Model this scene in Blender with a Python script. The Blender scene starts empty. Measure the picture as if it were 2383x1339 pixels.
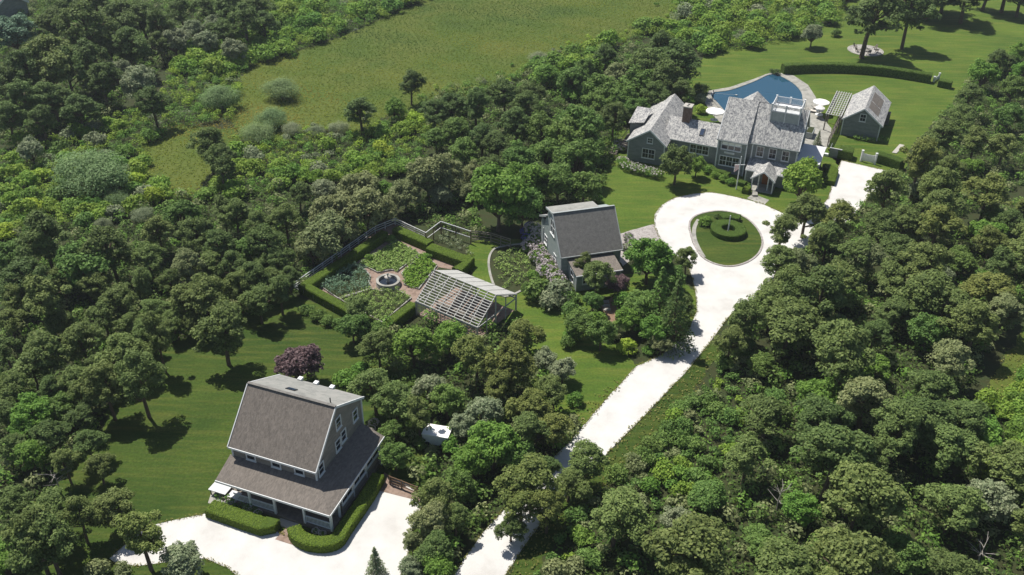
import bpy, math, random
import numpy as np
from mathutils import Vector, Matrix
R = math.radians
scn = bpy.context.scene
C = scn.collection

# ---------------------------------------------------------------- camera
PW, PH = 2383.0, 1339.0
FPX, TH, ROLL, HH = 2200.0, R(33), R(1.0), 66.6
CX, CY = PW/2, PH/2
ct, st, cr, sr = math.cos(TH), math.sin(TH), math.cos(ROLL), math.sin(ROLL)
FW = Vector((0, ct, -st)); UP = Vector((0, st, ct)); RT = Vector((1, 0, 0))
cam_d = bpy.data.cameras.new('camera'); cam = bpy.data.objects.new('camera', cam_d); C.objects.link(cam)
xi = RT*cr + UP*sr; yi = UP*cr - RT*sr; zi = -FW
m = Matrix((xi, yi, zi)).transposed().to_4x4(); m.translation = Vector((0, 0, HH))
cam.matrix_world = m
cam_d.sensor_width = 36; cam_d.sensor_fit = 'HORIZONTAL'; cam_d.lens = FPX/PW*36
cam_d.clip_start = 1; cam_d.clip_end = 3000
scn.camera = cam
scn.render.resolution_x, scn.render.resolution_y = 1024, 575

# ---------------------------------------------------------------- sky, sun, exposure
SUN_EL, SH_AZ = R(61), R(-46)          # shadows fall towards azimuth -46 deg (x east, y north)
w = bpy.data.worlds.new('World'); scn.world = w; w.use_nodes = True
nt = w.node_tree; nt.nodes.clear()
sky = nt.nodes.new('ShaderNodeTexSky'); sky.sky_type = 'NISHITA'; sky.sun_disc = False
sky.sun_elevation = SUN_EL
sun_dir = Vector((-math.cos(SH_AZ)*math.cos(SUN_EL), -math.sin(SH_AZ)*math.cos(SUN_EL), math.sin(SUN_EL)))
sky.sun_rotation = math.atan2(sun_dir.x, sun_dir.y)
bg = nt.nodes.new('ShaderNodeBackground'); bg.inputs[1].default_value = 0.07
wo = nt.nodes.new('ShaderNodeOutputWorld')
nt.links.new(sky.outputs[0], bg.inputs[0]); nt.links.new(bg.outputs[0], wo.inputs[0])
sl = bpy.data.lights.new('sun', 'SUN'); sl.energy = 4.8; sl.angle = R(0.53); sl.color = (1.0, 0.955, 0.88)
so = bpy.data.objects.new('sun', sl); C.objects.link(so)
so.rotation_euler = sun_dir.to_track_quat('Z', 'Y').to_euler(); so.location = (0, 60, 120)
vs = scn.view_settings; vs.view_transform = 'Standard'; vs.look = 'None'; vs.exposure = 0.36; vs.gamma = 1.0; vs.use_curve_mapping = False
scn.cycles.max_bounces = 5; scn.cycles.diffuse_bounces = 3; scn.cycles.glossy_bounces = 2; scn.cycles.transmission_bounces = 3; scn.cycles.transparent_max_bounces = 4
scn.cycles.use_denoising = True

# ---------------------------------------------------------------- pixel helpers (directions from the photograph; distance from the ground or a wall)
def g(x, y, z=0.0):
    a, b = x-CX, y-CY
    X = (cr*a + sr*b)/FPX; Y = (-sr*a + cr*b)/FPX
    d = FW + RT*X - UP*Y
    t = (z-HH)/d.z
    return Vector((0, 0, HH)) + d*t
def ppm(P):                                   # photo pixels per metre at a point
    return FPX/((Vector(P)-Vector((0, 0, HH))).dot(FW))
def crop(ox, oy, k): return lambda x, y: (ox+x*k, oy+y*k)
C1 = crop(480, 860, .17625); C2 = crop(470, 1050, .17625); C3 = crop(1240, 450, .17927); C4 = crop(1420, 200, .16427)
C5 = crop(1640, 180, .16427); C6 = crop(1680, 340, .16785); C7 = crop(1860, 180, .16433); C8 = crop(1510, 430, .1867); CG = crop(660, 480, .2539)

# ---------------------------------------------------------------- materials
def lin(c):
    return tuple(((v/255)/12.92 if v/255 <= .04045 else ((v/255+.055)/1.055)**2.4) for v in c)
def L4(c): return (*lin(c), 1)
MATS = {}
def newmat(name):
    mt = bpy.data.materials.new(name); mt.use_nodes = True; t = mt.node_tree; t.nodes.clear()
    o = t.nodes.new('ShaderNodeOutputMaterial'); MATS[name] = mt
    return mt, t, o
def pmat(name, cols, scale=1.0, rough=.8, bump=0.0, bscale=None, spec=.25, detail=5, stretch=(1, 1, 1), metallic=0, contrast=(.3, .7), rnd=0.0, cell=0):
    """noise-mottled surface: cols = list of sRGB colours"""
    mt, t, o = newmat(name); N = t.nodes.new; Lk = t.links.new
    b = N('ShaderNodeBsdfPrincipled'); b.inputs['Roughness'].default_value = rough; b.inputs['Specular IOR Level'].default_value = spec; b.inputs['Metallic'].default_value = metallic
    tc = N('ShaderNodeTexCoord'); mp = N('ShaderNodeMapping'); mp.inputs['Scale'].default_value = stretch
    Lk(tc.outputs['Object'], mp.inputs[0])
    if cell:
        n = N('ShaderNodeTexVoronoi'); n.inputs['Scale'].default_value = scale; Lk(mp.outputs[0], n.inputs[0])
        sp = N('ShaderNodeSeparateColor'); Lk(n.outputs['Color'], sp.inputs[0]); n0 = sp.outputs[0]
        n2 = N('ShaderNodeTexNoise'); n2.inputs['Scale'].default_value = scale*.33; n2.inputs['Detail'].default_value = 5; Lk(mp.outputs[0], n2.inputs[0])
        mx = N('ShaderNodeMix'); mx.inputs[0].default_value = cell; Lk(n2.outputs[0], mx.inputs[2]); Lk(n0, mx.inputs[3]); fac = mx.outputs[0]
    else:
        n = N('ShaderNodeTexNoise'); n.inputs['Scale'].default_value = scale; n.inputs['Detail'].default_value = detail; n.inputs['Roughness'].default_value = .6
        Lk(mp.outputs[0], n.inputs[0]); fac = n.outputs[0]
    rp = N('ShaderNodeValToRGB'); e = rp.color_ramp.elements
    lo, hi = contrast
    e[0].position = lo; e[0].color = L4(cols[0]); e[1].position = hi; e[1].color = L4(cols[-1])
    for i, c in enumerate(cols[1:-1]):
        x = e.new(lo+(hi-lo)*(i+1)/(len(cols)-1)); x.color = L4(c)
    Lk(fac, rp.inputs[0]); col = rp.outputs[0]
    if rnd:
        oi = N('ShaderNodeObjectInfo'); hs = N('ShaderNodeHueSaturation'); mr = N('ShaderNodeMapRange')
        mr.inputs[3].default_value = 1-rnd; mr.inputs[4].default_value = 1+rnd
        Lk(oi.outputs['Random'], mr.inputs[0]); Lk(mr.outputs[0], hs.inputs['Value']); Lk(col, hs.inputs['Color']); col = hs.outputs[0]
    Lk(col, b.inputs['Base Color'])
    if bump:
        nb = N('ShaderNodeTexNoise'); nb.inputs['Scale'].default_value = bscale or scale*3; nb.inputs['Detail'].default_value = 4; Lk(mp.outputs[0], nb.inputs[0])
        bp = N('ShaderNodeBump'); bp.inputs['Strength'].default_value = bump; bp.inputs['Distance'].default_value = .1
        Lk(nb.outputs[0], bp.inputs['Height']); Lk(bp.outputs[0], b.inputs['Normal'])
    Lk(b.outputs[0], o.inputs[0])
    return mt
def leafmat(name, cols, transl=.36, rnd=.11, hue=.012, rough=.65, gain=1.55):
    L4 = lambda c: (*[min(.8, v*gain) for v in lin(c)], 1)
    mt, t, o = newmat(name); N = t.nodes.new; Lk = t.links.new
    at = N('ShaderNodeAttribute'); at.attribute_name = 'rnd'
    rp = N('ShaderNodeValToRGB'); e = rp.color_ramp.elements
    e[0].position = 0; e[0].color = L4(cols[0]); e[1].position = 1; e[1].color = L4(cols[-1])
    for i, c in enumerate(cols[1:-1]):
        x = e.new((i+1)/(len(cols)-1)); x.color = L4(c)
    Lk(at.outputs['Fac'], rp.inputs[0])
    oi = N('ShaderNodeObjectInfo'); hs = N('ShaderNodeHueSaturation')
    mr = N('ShaderNodeMapRange'); mr.inputs[3].default_value = 1-rnd; mr.inputs[4].default_value = 1+rnd
    wn = N('ShaderNodeTexWhiteNoise'); wn.noise_dimensions = '1D'; Lk(oi.outputs['Random'], wn.inputs['W'])
    m2 = N('ShaderNodeMapRange'); m2.inputs[3].default_value = .5-hue; m2.inputs[4].default_value = .5+hue
    Lk(oi.outputs['Random'], mr.inputs[0]); Lk(mr.outputs[0], hs.inputs['Value']); Lk(wn.outputs['Value'], m2.inputs[0]); Lk(m2.outputs[0], hs.inputs['Hue'])
    Lk(rp.outputs[0], hs.inputs['Color'])
    b = N('ShaderNodeBsdfPrincipled'); b.inputs['Roughness'].default_value = rough; b.inputs['Specular IOR Level'].default_value = .2
    tr = N('ShaderNodeBsdfTranslucent'); mx = N('ShaderNodeMixShader'); mx.inputs[0].default_value = transl
    Lk(hs.outputs[0], b.inputs['Base Color']); Lk(hs.outputs[0], tr.inputs['Color'])
    Lk(b.outputs[0], mx.inputs[1]); Lk(tr.outputs[0], mx.inputs[2]); Lk(mx.outputs[0], o.inputs[0])
    return mt
def glassmat(name, c=(34, 40, 48)):
    mt, t, o = newmat(name); b = t.nodes.new('ShaderNodeBsdfPrincipled')
    b.inputs['Base Color'].default_value = L4(c); b.inputs['Roughness'].default_value = .08; b.inputs['Specular IOR Level'].default_value = .6
    t.links.new(b.outputs[0], o.inputs[0]); return mt

pmat('soil', [(42, 48, 26), (54, 58, 32), (48, 60, 30), (62, 60, 38)], .5, .95, .4, 4)
def lawnmat(name, cols, dry):
    mt, t, o = newmat(name); N = t.nodes.new; Lk = t.links.new
    b = N('ShaderNodeBsdfPrincipled'); b.inputs['Roughness'].default_value = .92; b.inputs['Specular IOR Level'].default_value = .15
    tc = N('ShaderNodeTexCoord')
    def noise(sc, st_=(1, 1, 1), rot=0, det=6):
        mp = N('ShaderNodeMapping'); mp.inputs['Scale'].default_value = st_; mp.inputs['Rotation'].default_value = (0, 0, rot); Lk(tc.outputs['Object'], mp.inputs[0])
        n = N('ShaderNodeTexNoise'); n.inputs['Scale'].default_value = sc; n.inputs['Detail'].default_value = det; n.inputs['Roughness'].default_value = .65; Lk(mp.outputs[0], n.inputs[0]); return n.outputs[0]
    big = noise(.09); rp = N('ShaderNodeValToRGB'); e = rp.color_ramp.elements; e[0].position = .36; e[0].color = L4(cols[0]); e[1].position = .66; e[1].color = L4(cols[1]); Lk(big, rp.inputs[0])
    st1 = noise(.5, (.25, 2.2, 1), .7, 8); mr = N('ShaderNodeMapRange'); mr.inputs[1].default_value = .46; mr.inputs[2].default_value = .74; mr.inputs[4].default_value = .75; Lk(st1, mr.inputs[0])
    mx = N('ShaderNodeMix'); mx.data_type = 'RGBA'; Lk(mr.outputs[0], mx.inputs[0]); Lk(rp.outputs[0], mx.inputs[6]); mx.inputs[7].default_value = L4(dry)
    fine = noise(3.5, (1, 1, 1), 0, 10); m2 = N('ShaderNodeMapRange'); m2.inputs[1].default_value = .3; m2.inputs[2].default_value = .7; m2.inputs[3].default_value = .72; m2.inputs[4].default_value = 1.28; Lk(fine, m2.inputs[0])
    hs = N('ShaderNodeHueSaturation'); Lk(m2.outputs[0], hs.inputs['Value']); Lk(mx.outputs[2], hs.inputs['Color']); Lk(hs.outputs[0], b.inputs['Base Color'])
    bp = N('ShaderNodeBump'); bp.inputs['Strength'].default_value = .5; bp.inputs['Distance'].default_value = .08; Lk(noise(9, det=4), bp.inputs['Height']); Lk(bp.outputs[0], b.inputs['Normal'])
    Lk(b.outputs[0], o.inputs[0])
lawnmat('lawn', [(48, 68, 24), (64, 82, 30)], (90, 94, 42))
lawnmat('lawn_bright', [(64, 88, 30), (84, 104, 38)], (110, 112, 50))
pmat('meadow', [(62, 80, 28), (72, 90, 30), (84, 94, 36), (66, 86, 30)], .055, .95, .5, 5, detail=8, contrast=(.3, .7))
pmat('shell', [(184, 181, 176), (196, 194, 190), (204, 202, 198)], .35, .9, .35, 16, detail=10, contrast=(.28, .62))
pmat('brick', [(122, 104, 92), (146, 126, 113), (136, 118, 108)], 3.2, .9, .2, 9, cell=.5)
pmat('stone_pale', [(132, 131, 124), (160, 158, 150), (146, 144, 136)], 1.6, .85, .2, 7, cell=.5)
pmat('pebble', [(136, 134, 130), (178, 175, 170), (156, 152, 147)], 3.5, .9, .4, 6, cell=.7)
pmat('gravel', [(140, 134, 130), (170, 164, 160)], 5, .95, .4, 9, cell=.5)
pmat('clay_path', [(120, 96, 78), (142, 118, 98)], 1.5, .95)
pmat('shingle_weathered', [(106, 106, 109), (138, 138, 138), (164, 163, 160), (190, 188, 182)], 5.5, .92, .35, 14, stretch=(1.3, .8, .8), cell=.5, contrast=(.2, .75))
pmat('shingle_brown', [(102, 96, 90), (115, 108, 101), (128, 120, 112)], 6, .92, .4, 16, stretch=(1.6, .6, .6), cell=.45, contrast=(.2, .8))
pmat('shingle_sunlit', [(128, 128, 124), (142, 142, 137), (152, 150, 145)], 2.2, .92, .25, 12, cell=.3, contrast=(.25, .75))  # sunlight put into the colour: lighter shingles for slopes facing the sun
pmat('shingle_dark', [(104, 102, 98), (128, 125, 120)], 7, .92, .3, 14, cell=.3, contrast=(.25, .75))
pmat('wall_shingle', [(112, 118, 118), (126, 132, 131), (138, 142, 140)], 1.8, .88, .25, 14, stretch=(1, 1, 3), cell=.3, contrast=(.25, .75))
pmat('wall_studio', [(134, 144, 142), (150, 158, 155)], 1.8, .88, .2, 14, stretch=(1, 1, 3), cell=.3)
pmat('wall_warm', [(122, 116, 110), (140, 133, 125), (150, 143, 134)], 1.8, .88, .25, 14, stretch=(1, 1, 3), cell=.3, contrast=(.25, .75))
pmat('white_paint', [(206, 208, 208), (222, 223, 222)], 2.5, .6)
pmat('weathered_white', [(158, 158, 154), (186, 185, 180)], 3, .8)
pmat('grey_paint', [(150, 156, 156), (170, 174, 172)], 2.5, .7)
pmat('membrane', [(198, 198, 200), (214, 214, 214)], .8, .7)
pmat('canvas', [(236, 234, 228), (246, 244, 240)], 2, .9)
pmat('wood_door', [(132, 82, 44), (156, 100, 56)], 2, .6, stretch=(6, 6, .5))
pmat('wood_grey', [(104, 98, 90), (134, 126, 116)], 2.2, .85, .2, 12)
pmat('wood_brown', [(92, 74, 58), (118, 96, 76)], 2.2, .85, .2, 12)
pmat('chimney_brick', [(104, 84, 74), (124, 104, 94)], 5, .9, .3, 12, cell=.5)
pmat('concrete', [(164, 160, 152), (180, 176, 168)], 2, .9, .2)
pmat('metal_dark', [(40, 42, 46), (54, 56, 60)], 3, .5)
pmat('cushion', [(186, 180, 172), (214, 208, 198)], 3, .9)
pmat('bark', [(78, 66, 54), (104, 90, 76), (92, 80, 68)], 4, .95, .5, 9)
pmat('bark_grey', [(140, 134, 128), (168, 162, 156)], 4, .95, .5, 9)
pmat('hedge_core', [(60, 78, 26), (72, 92, 30)], 3, .95, .4, 14)
pmat('flag_red', [(170, 40, 48), (186, 54, 60)], 3, .9); pmat('flag_blue', [(40, 50, 96), (50, 60, 108)], 3, .9)
pmat('person_dark', [(30, 34, 48), (42, 46, 60)], 6, .9); pmat('person_shirt', [(206, 206, 210), (222, 222, 224)], 6, .9); pmat('skin', [(176, 132, 108), (188, 144, 120)], 6, .7)
glassmat('glass'); glassmat('glass_blue', (46, 60, 82))
mt, t, o = newmat('pool_water'); N = t.nodes.new
b = N('ShaderNodeBsdfPrincipled'); b.inputs['Base Color'].default_value = L4((38, 74, 94)); b.inputs['Roughness'].default_value = .06
nb = N('ShaderNodeTexNoise'); nb.inputs['Scale'].default_value = 1.6; bp = N('ShaderNodeBump'); bp.inputs['Strength'].default_value = .08
t.links.new(nb.outputs[0], bp.inputs['Height']); t.links.new(bp.outputs[0], b.inputs['Normal']); t.links.new(b.outputs[0], o.inputs[0])

leafmat('leaf_pine', [(73, 88, 46), (92, 107, 58), (111, 124, 70)])
leafmat('leaf_pine_dark', [(62, 80, 42), (80, 98, 52), (98, 114, 64)])
leafmat('leaf_pine_brown', [(80, 91, 46), (99, 109, 56), (116, 123, 66)])
leafmat('leaf_oak', [(66, 90, 42), (86, 110, 52), (106, 128, 66)])
leafmat('leaf_green', [(68, 96, 38), (88, 118, 48), (108, 136, 60)])
leafmat('leaf_scrub', [(84, 110, 40), (104, 130, 50), (124, 144, 60)])
leafmat('leaf_yellowgreen', [(108, 130, 42), (128, 148, 50), (144, 160, 64)])
leafmat('leaf_grey', [(90, 102, 74), (112, 122, 92), (136, 142, 112)])
leafmat('leaf_olivegrey', [(88, 98, 62), (110, 118, 78), (130, 136, 94)])
leafmat('leaf_willow', [(88, 108, 68), (104, 124, 80), (120, 138, 92)], rnd=.06)
leafmat('leaf_blue', [(70, 98, 76), (96, 122, 98), (116, 138, 112)])
leafmat('leaf_purple', [(74, 58, 60), (96, 78, 80), (118, 100, 100)], rnd=.08, hue=.0, gain=1.4)
leafmat('leaf_meadow', [(60, 84, 28), (86, 106, 30), (118, 126, 36), (134, 120, 46)], rnd=.0, gain=1.3)
leafmat('leaf_hedge', [(92, 116, 34), (104, 128, 40), (112, 134, 46)], rnd=.05, hue=.005, gain=1.0)
leafmat('leaf_hedge_dark', [(72, 96, 38), (86, 110, 44)], rnd=.05, hue=.005, gain=1.25)
leafmat('leaf_under', [(56, 76, 36), (74, 96, 44), (94, 112, 54)], rnd=0)
leafmat('leaf_dry', [(112, 112, 58), (132, 126, 72), (104, 114, 56)], rnd=0, gain=1.3)
leafmat('leaf_veg', [(94, 124, 56), (122, 148, 76), (146, 166, 100)], rnd=.05, gain=1.4)
leafmat('flower_white', [(176, 168, 164), (206, 198, 194), (222, 216, 210)], .1, rnd=.06, hue=0, gain=1)
leafmat('flower_pink', [(160, 146, 150), (190, 180, 181), (208, 201, 200)], .1, rnd=.06, hue=0, gain=1)
leafmat('flower_blue', [(84, 84, 168), (112, 112, 196), (150, 150, 206)], .1, rnd=.06, hue=0, gain=1)
# ---------------------------------------------------------------- mesh helpers
class MB:
    def __init__(s): s.v = []; s.f = []
    def add(s, vs, fs):
        k = len(s.v); s.v += [tuple(p) for p in vs]; s.f += [tuple(i+k for i in f) for f in fs]; return s
    def box(s, x0, x1, y0, y1, z0, z1):
        return s.add([(x0,y0,z0),(x1,y0,z0),(x1,y1,z0),(x0,y1,z0),(x0,y0,z1),(x1,y0,z1),(x1,y1,z1),(x0,y1,z1)],
                     [(0,3,2,1),(4,5,6,7),(0,1,5,4),(1,2,6,5),(2,3,7,6),(3,0,4,7)])
    def slab(s, pts, th):                     # polygon (ccw from above) with thickness straight down
        n = len(pts); lo = [(p[0], p[1], p[2]-th) for p in pts]
        return s.add(list(pts)+lo, [tuple(range(n)), tuple(range(2*n-1, n-1, -1))]+[(i, i+n, (i+1) % n+n, (i+1) % n) for i in range(n)])
    def prism(s, sec, a0, a1, axis='u'):      # section [(v,z)] extruded along u, or [(u,z)] along v
        n = len(sec)
        if axis == 'u': A = [(a0, p[0], p[1]) for p in sec]; B = [(a1, p[0], p[1]) for p in sec]
        else: A = [(p[0], a0, p[1]) for p in sec]; B = [(p[0], a1, p[1]) for p in sec]
        return s.add(A+B, [tuple(range(n))[::-1], tuple(range(n, 2*n))]+[(i, (i+1) % n, (i+1) % n+n, i+n) for i in range(n)])
    def bar(s, a, b, w, h=None):              # square bar between two points
        a, b = Vector(a), Vector(b); d = (b-a).normalized(); h = h or w
        up = Vector((0, 0, 1)) if abs(d.z) < .95 else Vector((1, 0, 0))
        x = d.cross(up).normalized()*w/2; y = x.cross(d).normalized()*h/2
        vs = [a-x-y, a+x-y, a+x+y, a-x+y, b-x-y, b+x-y, b+x+y, b-x+y]
        return s.add(vs, [(0,3,2,1),(4,5,6,7),(0,1,5,4),(1,2,6,5),(2,3,7,6),(3,0,4,7)])
    def tube(s, pts, rad, n=6):
        k = len(s.v); P = [Vector(p) for p in pts]
        for i, p in enumerate(P):
            d = (P[min(i+1, len(P)-1)]-P[max(i-1, 0)]).normalized()
            up = Vector((0, 0, 1)) if abs(d.z) < .9 else Vector((1, 0, 0))
            x = d.cross(up).normalized(); y = d.cross(x).normalized(); r = rad[i] if isinstance(rad, (list, tuple)) else rad
            for j in range(n):
                a = 2*math.pi*j/n; s.v.append(tuple(p+x*math.cos(a)*r+y*math.sin(a)*r))
        for i in range(len(P)-1):
            for j in range(n):
                s.f.append((k+i*n+j, k+i*n+(j+1) % n, k+(i+1)*n+(j+1) % n, k+(i+1)*n+j))
        s.f.append(tuple(k+j for j in range(n))[::-1]); s.f.append(tuple(k+(len(P)-1)*n+j for j in range(n)))
        return s
    def lathe(s, prof, n=20, c=(0, 0, 0)):
        k = len(s.v)
        for r, z in prof:
            for j in range(n):
                a = 2*math.pi*j/n; s.v.append((c[0]+r*math.cos(a), c[1]+r*math.sin(a), c[2]+z))
        for i in range(len(prof)-1):
            for j in range(n):
                s.f.append((k+i*n+j, k+i*n+(j+1) % n, k+(i+1)*n+(j+1) % n, k+(i+1)*n+j))
        s.f.append(tuple(k+j for j in range(n))[::-1]); s.f.append(tuple(k+(len(prof)-1)*n+j for j in range(n)))
        return s
    def build(s, name, mat, parent=None, smooth=False):
        me = bpy.data.meshes.new(name); me.from_pydata(s.v, [], s.f); me.update()
        me.materials.append(MATS[mat])
        if smooth: me.polygons.foreach_set('use_smooth', [True]*len(me.polygons))
        o = bpy.data.objects.new(name, me); C.objects.link(o)
        if parent: o.parent = parent
        return o
def tag(o, label=None, cat=None, group=None, kind=None):
    if label: o['label'] = label
    if cat: o['category'] = cat
    if group: o['group'] = group
    if kind: o['kind'] = kind
    return o
def empty(name, loc, rz=0.0, label=None, cat=None, group=None):
    o = bpy.data.objects.new(name, None); C.objects.link(o); o.location = loc; o.rotation_euler = (0, 0, rz); o.empty_display_size = .3
    return tag(o, label, cat, group)
def inst(name, me, parent=None, loc=(0, 0, 0), rz=0, sc=(1, 1, 1), mat=None):
    o = bpy.data.objects.new(name, me); C.objects.link(o); o.location = loc; o.rotation_euler = (0, 0, rz); o.scale = sc
    if parent: o.parent = parent
    if mat:
        o.material_slots[0].link = 'OBJECT'; o.material_slots[0].material = MATS[mat]
    return o
def smooth_path(P, n=6, closed=False):
    P = [Vector(p) for p in P]; out = []; m = len(P)
    rng = range(m if closed else m-1)
    for i in rng:
        p0 = P[(i-1) % m] if closed or i > 0 else P[0]; p1 = P[i]; p2 = P[(i+1) % m]; p3 = P[(i+2) % m] if closed or i+2 < m else P[m-1]
        for k in range(n):
            t = k/n
            out.append(.5*((2*p1)+(p2-p0)*t+(2*p0-5*p1+4*p2-p3)*t*t+(3*p1-p0-3*p2+p3)*t**3))
    if not closed: out.append(P[-1])
    return out
def px_poly(pts, z=0, smooth=0, jit=0, seed=1):
    P = [g(x, y, 0) for x, y in pts]
    if smooth: P = smooth_path(P, smooth, True)
    if jit:
        rnd = random.Random(seed); out = []
        for i, p in enumerate(P):
            q = P[(i+1) % len(P)]; n = max(1, int((q-p).length/.7))
            for k in range(n):
                out.append(p.lerp(q, k/n)+Vector((rnd.uniform(-jit, jit), rnd.uniform(-jit, jit), 0)))
        P = out
    for p in P: p.z = z
    return P
def ccw(P):
    a = sum(P[i].x*P[(i+1) % len(P)].y-P[(i+1) % len(P)].x*P[i].y for i in range(len(P)))
    return P if a > 0 else P[::-1]
def sheet(name, P, mat, parent=None, kind='structure'):
    P = ccw(P); me = bpy.data.meshes.new(name); me.from_pydata([tuple(p) for p in P], [], [tuple(range(len(P)))]); me.update()
    me.materials.append(MATS[mat]); o = bpy.data.objects.new(name, me); C.objects.link(o)
    if parent: o.parent = parent
    if kind: o['kind'] = kind
    return o
def inpoly(x, y, P):
    c = False; j = len(P)-1
    for i in range(len(P)):
        if (P[i][1] > y) != (P[j][1] > y) and x < (P[j][0]-P[i][0])*(y-P[i][1])/(P[j][1]-P[i][1])+P[i][0]: c = not c
        j = i
    return c
def scatter(poly, d, rnd, tries=30, holes=()):
    """dart throwing inside a ground polygon, spacing d"""
    xs = [p[0] for p in poly]; ys = [p[1] for p in poly]; x0, x1, y0, y1 = min(xs), max(xs), min(ys), max(ys)
    cell = d/1.415; grid = {}; out = []
    n = int((x1-x0)*(y1-y0)/(d*d)*tries/6)
    for _ in range(n):
        x, y = rnd.uniform(x0, x1), rnd.uniform(y0, y1)
        i, j = int((x-x0)/cell), int((y-y0)/cell); ok = True
        for a in range(i-2, i+3):
            for b in range(j-2, j+3):
                q = grid.get((a, b))
                if q and (q[0]-x)**2+(q[1]-y)**2 < d*d: ok = False; break
            if not ok: break
        if not ok or not inpoly(x, y, poly): continue
        if any(inpoly(x, y, h) for h in holes): continue
        grid[(i, j)] = (x, y); out.append((x, y))
    return out

# ---------------------------------------------------------------- foliage: leaf-sized faces spread through clumps
def leaves(rs, cen, rad, n, size, up=.25, asp=.6, shell=.55, lo=-.5, spread=.75):
    """n quads on and inside one ellipsoidal clump; returns (n,4,3) corners"""
    d = rs.normal(size=(n, 3)); d /= np.linalg.norm(d, axis=1)[:, None]
    bad = d[:, 2] < lo; d[bad, 2] *= -.6
    r = shell+(1.05-shell)*rs.random(n)**.6
    p = np.array(cen)+d*np.array(rad)*r[:, None]
    nrm = d*.9+rs.normal(size=(n, 3))*spread*.6+np.array([0, 0, up]); nrm /= np.linalg.norm(nrm, axis=1)[:, None]
    a = rs.normal(size=(n, 3)); t = np.cross(nrm, a); t /= np.linalg.norm(t, axis=1)[:, None]; b = np.cross(nrm, t)
    s = size*(.6+.8*rs.random(n))[:, None]*.5
    t = t*s; b = b*s*asp
    return np.stack([p-t-b*.4, p+t*.2-b, p+t+b*.4, p-t*.2+b], 1)
def leaf_mesh(name, quads, mat, rs, extra=None):
    n = len(quads); me = bpy.data.meshes.new(name)
    V = quads.reshape(-1, 3).astype(np.float32)
    me.vertices.add(4*n); me.vertices.foreach_set('co', V.ravel())
    me.loops.add(4*n); me.loops.foreach_set('vertex_index', np.arange(4*n, dtype=np.int32))
    me.polygons.add(n); me.polygons.foreach_set('loop_start', np.arange(0, 4*n, 4, dtype=np.int32)); me.polygons.foreach_set('loop_total', np.full(n, 4, np.int32))
    me.update(calc_edges=True)
    at = me.attributes.new('rnd', 'FLOAT', 'FACE'); at.data.foreach_set('value', (extra if extra is not None else rs.random(n)).astype(np.float32))
    me.materials.append(MATS[mat]); me.validate()
    return me
# ================================================================ THE SETTING
def st(name, pts, mat, z, smooth=0, jit=0, seed=1): return sheet(name, px_poly(pts, z, smooth, jit, seed), mat)
sheet('ground', [Vector(p) for p in ((-700, -200, 0), (700, -200, 0), (700, 1200, 0), (-700, 1200, 0))], 'soil')
MEADOW = [(535,210),(585,150),(690,120),(790,88),(890,45),(985,2),(1000,-60),(1660,-60),(1600,15),(1560,60),(1420,100),(1330,120),(1240,150),(1180,190),(1100,235),(1000,280),(900,262),(850,315),(760,300),(650,340),(560,320),(530,270)]
MEADOW2 = [(320,330),(420,290),(500,300),(550,300),(560,350),(480,420),(420,470),(350,440),(330,380)]
st('meadow', MEADOW, 'meadow', .01, 0, .5)
st('meadow_clearing', MEADOW2, 'meadow', .01, 0, .5, 2)
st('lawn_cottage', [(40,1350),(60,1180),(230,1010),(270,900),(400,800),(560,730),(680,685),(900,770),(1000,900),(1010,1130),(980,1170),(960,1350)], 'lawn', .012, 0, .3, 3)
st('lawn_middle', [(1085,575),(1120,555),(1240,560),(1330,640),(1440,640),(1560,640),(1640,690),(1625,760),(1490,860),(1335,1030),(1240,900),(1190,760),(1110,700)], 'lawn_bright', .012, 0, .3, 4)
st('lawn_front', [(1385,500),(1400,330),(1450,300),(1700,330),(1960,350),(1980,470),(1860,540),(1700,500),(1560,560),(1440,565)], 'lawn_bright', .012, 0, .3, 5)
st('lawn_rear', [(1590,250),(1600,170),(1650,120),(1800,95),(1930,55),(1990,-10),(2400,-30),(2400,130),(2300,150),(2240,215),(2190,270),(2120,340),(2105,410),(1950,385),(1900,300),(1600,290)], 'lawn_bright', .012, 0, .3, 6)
st('grass_path', [(2400,740),(2345,820),(2300,900),(2310,960),(2345,930),(2400,850)], 'meadow', .012, 0, .3, 7)
st('lawn_far', [(380,20),(395,-40),(520,-60),(520,15),(450,25)], 'lawn', .012, 0, .2, 8)
st('yard_far', [(85,30),(95,-50),(185,-60),(180,15),(120,45)], 'lawn', .013, 0, .2, 8)
st('driveway_verge', [(1165,1360),(1200,1300),(1260,1215),(1330,1140),(1412,1056),(1500,968),(1600,862),(1650,800),(1690,800),(1640,875),(1550,985),(1460,1080),(1370,1170),(1300,1250),(1240,1340),(1230,1360)], 'lawn', .011, 0, .3, 15)
DRIVE = [(1040,1360),(1120,1245),(1240,1115),(1335,1018),(1410,930),(1482,852),(1530,832),(1572,802),(1605,765),(1621,725),(1620,690),(1612,650),(1600,615),(1565,590),(1535,555),(1522,525),(1524,500),(1540,478),(1570,461),(1612,452),(1655,448),(1700,456),(1740,466),(1775,476),(1812,492),(1850,514),(1890,500),(1928,462),(1938,420),(1958,374),(2010,386),(2082,402),(2045,440),(2010,472),(1975,520),(1930,545),(1880,575),(1845,600),(1815,622),(1805,650),(1770,690),(1720,715),(1690,745),(1650,800),(1600,862),(1500,968),(1412,1056),(1330,1140),(1260,1215),(1200,1300),(1165,1360)]
st('driveway', DRIVE, 'shell', .03, 0, .05, 9)
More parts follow.
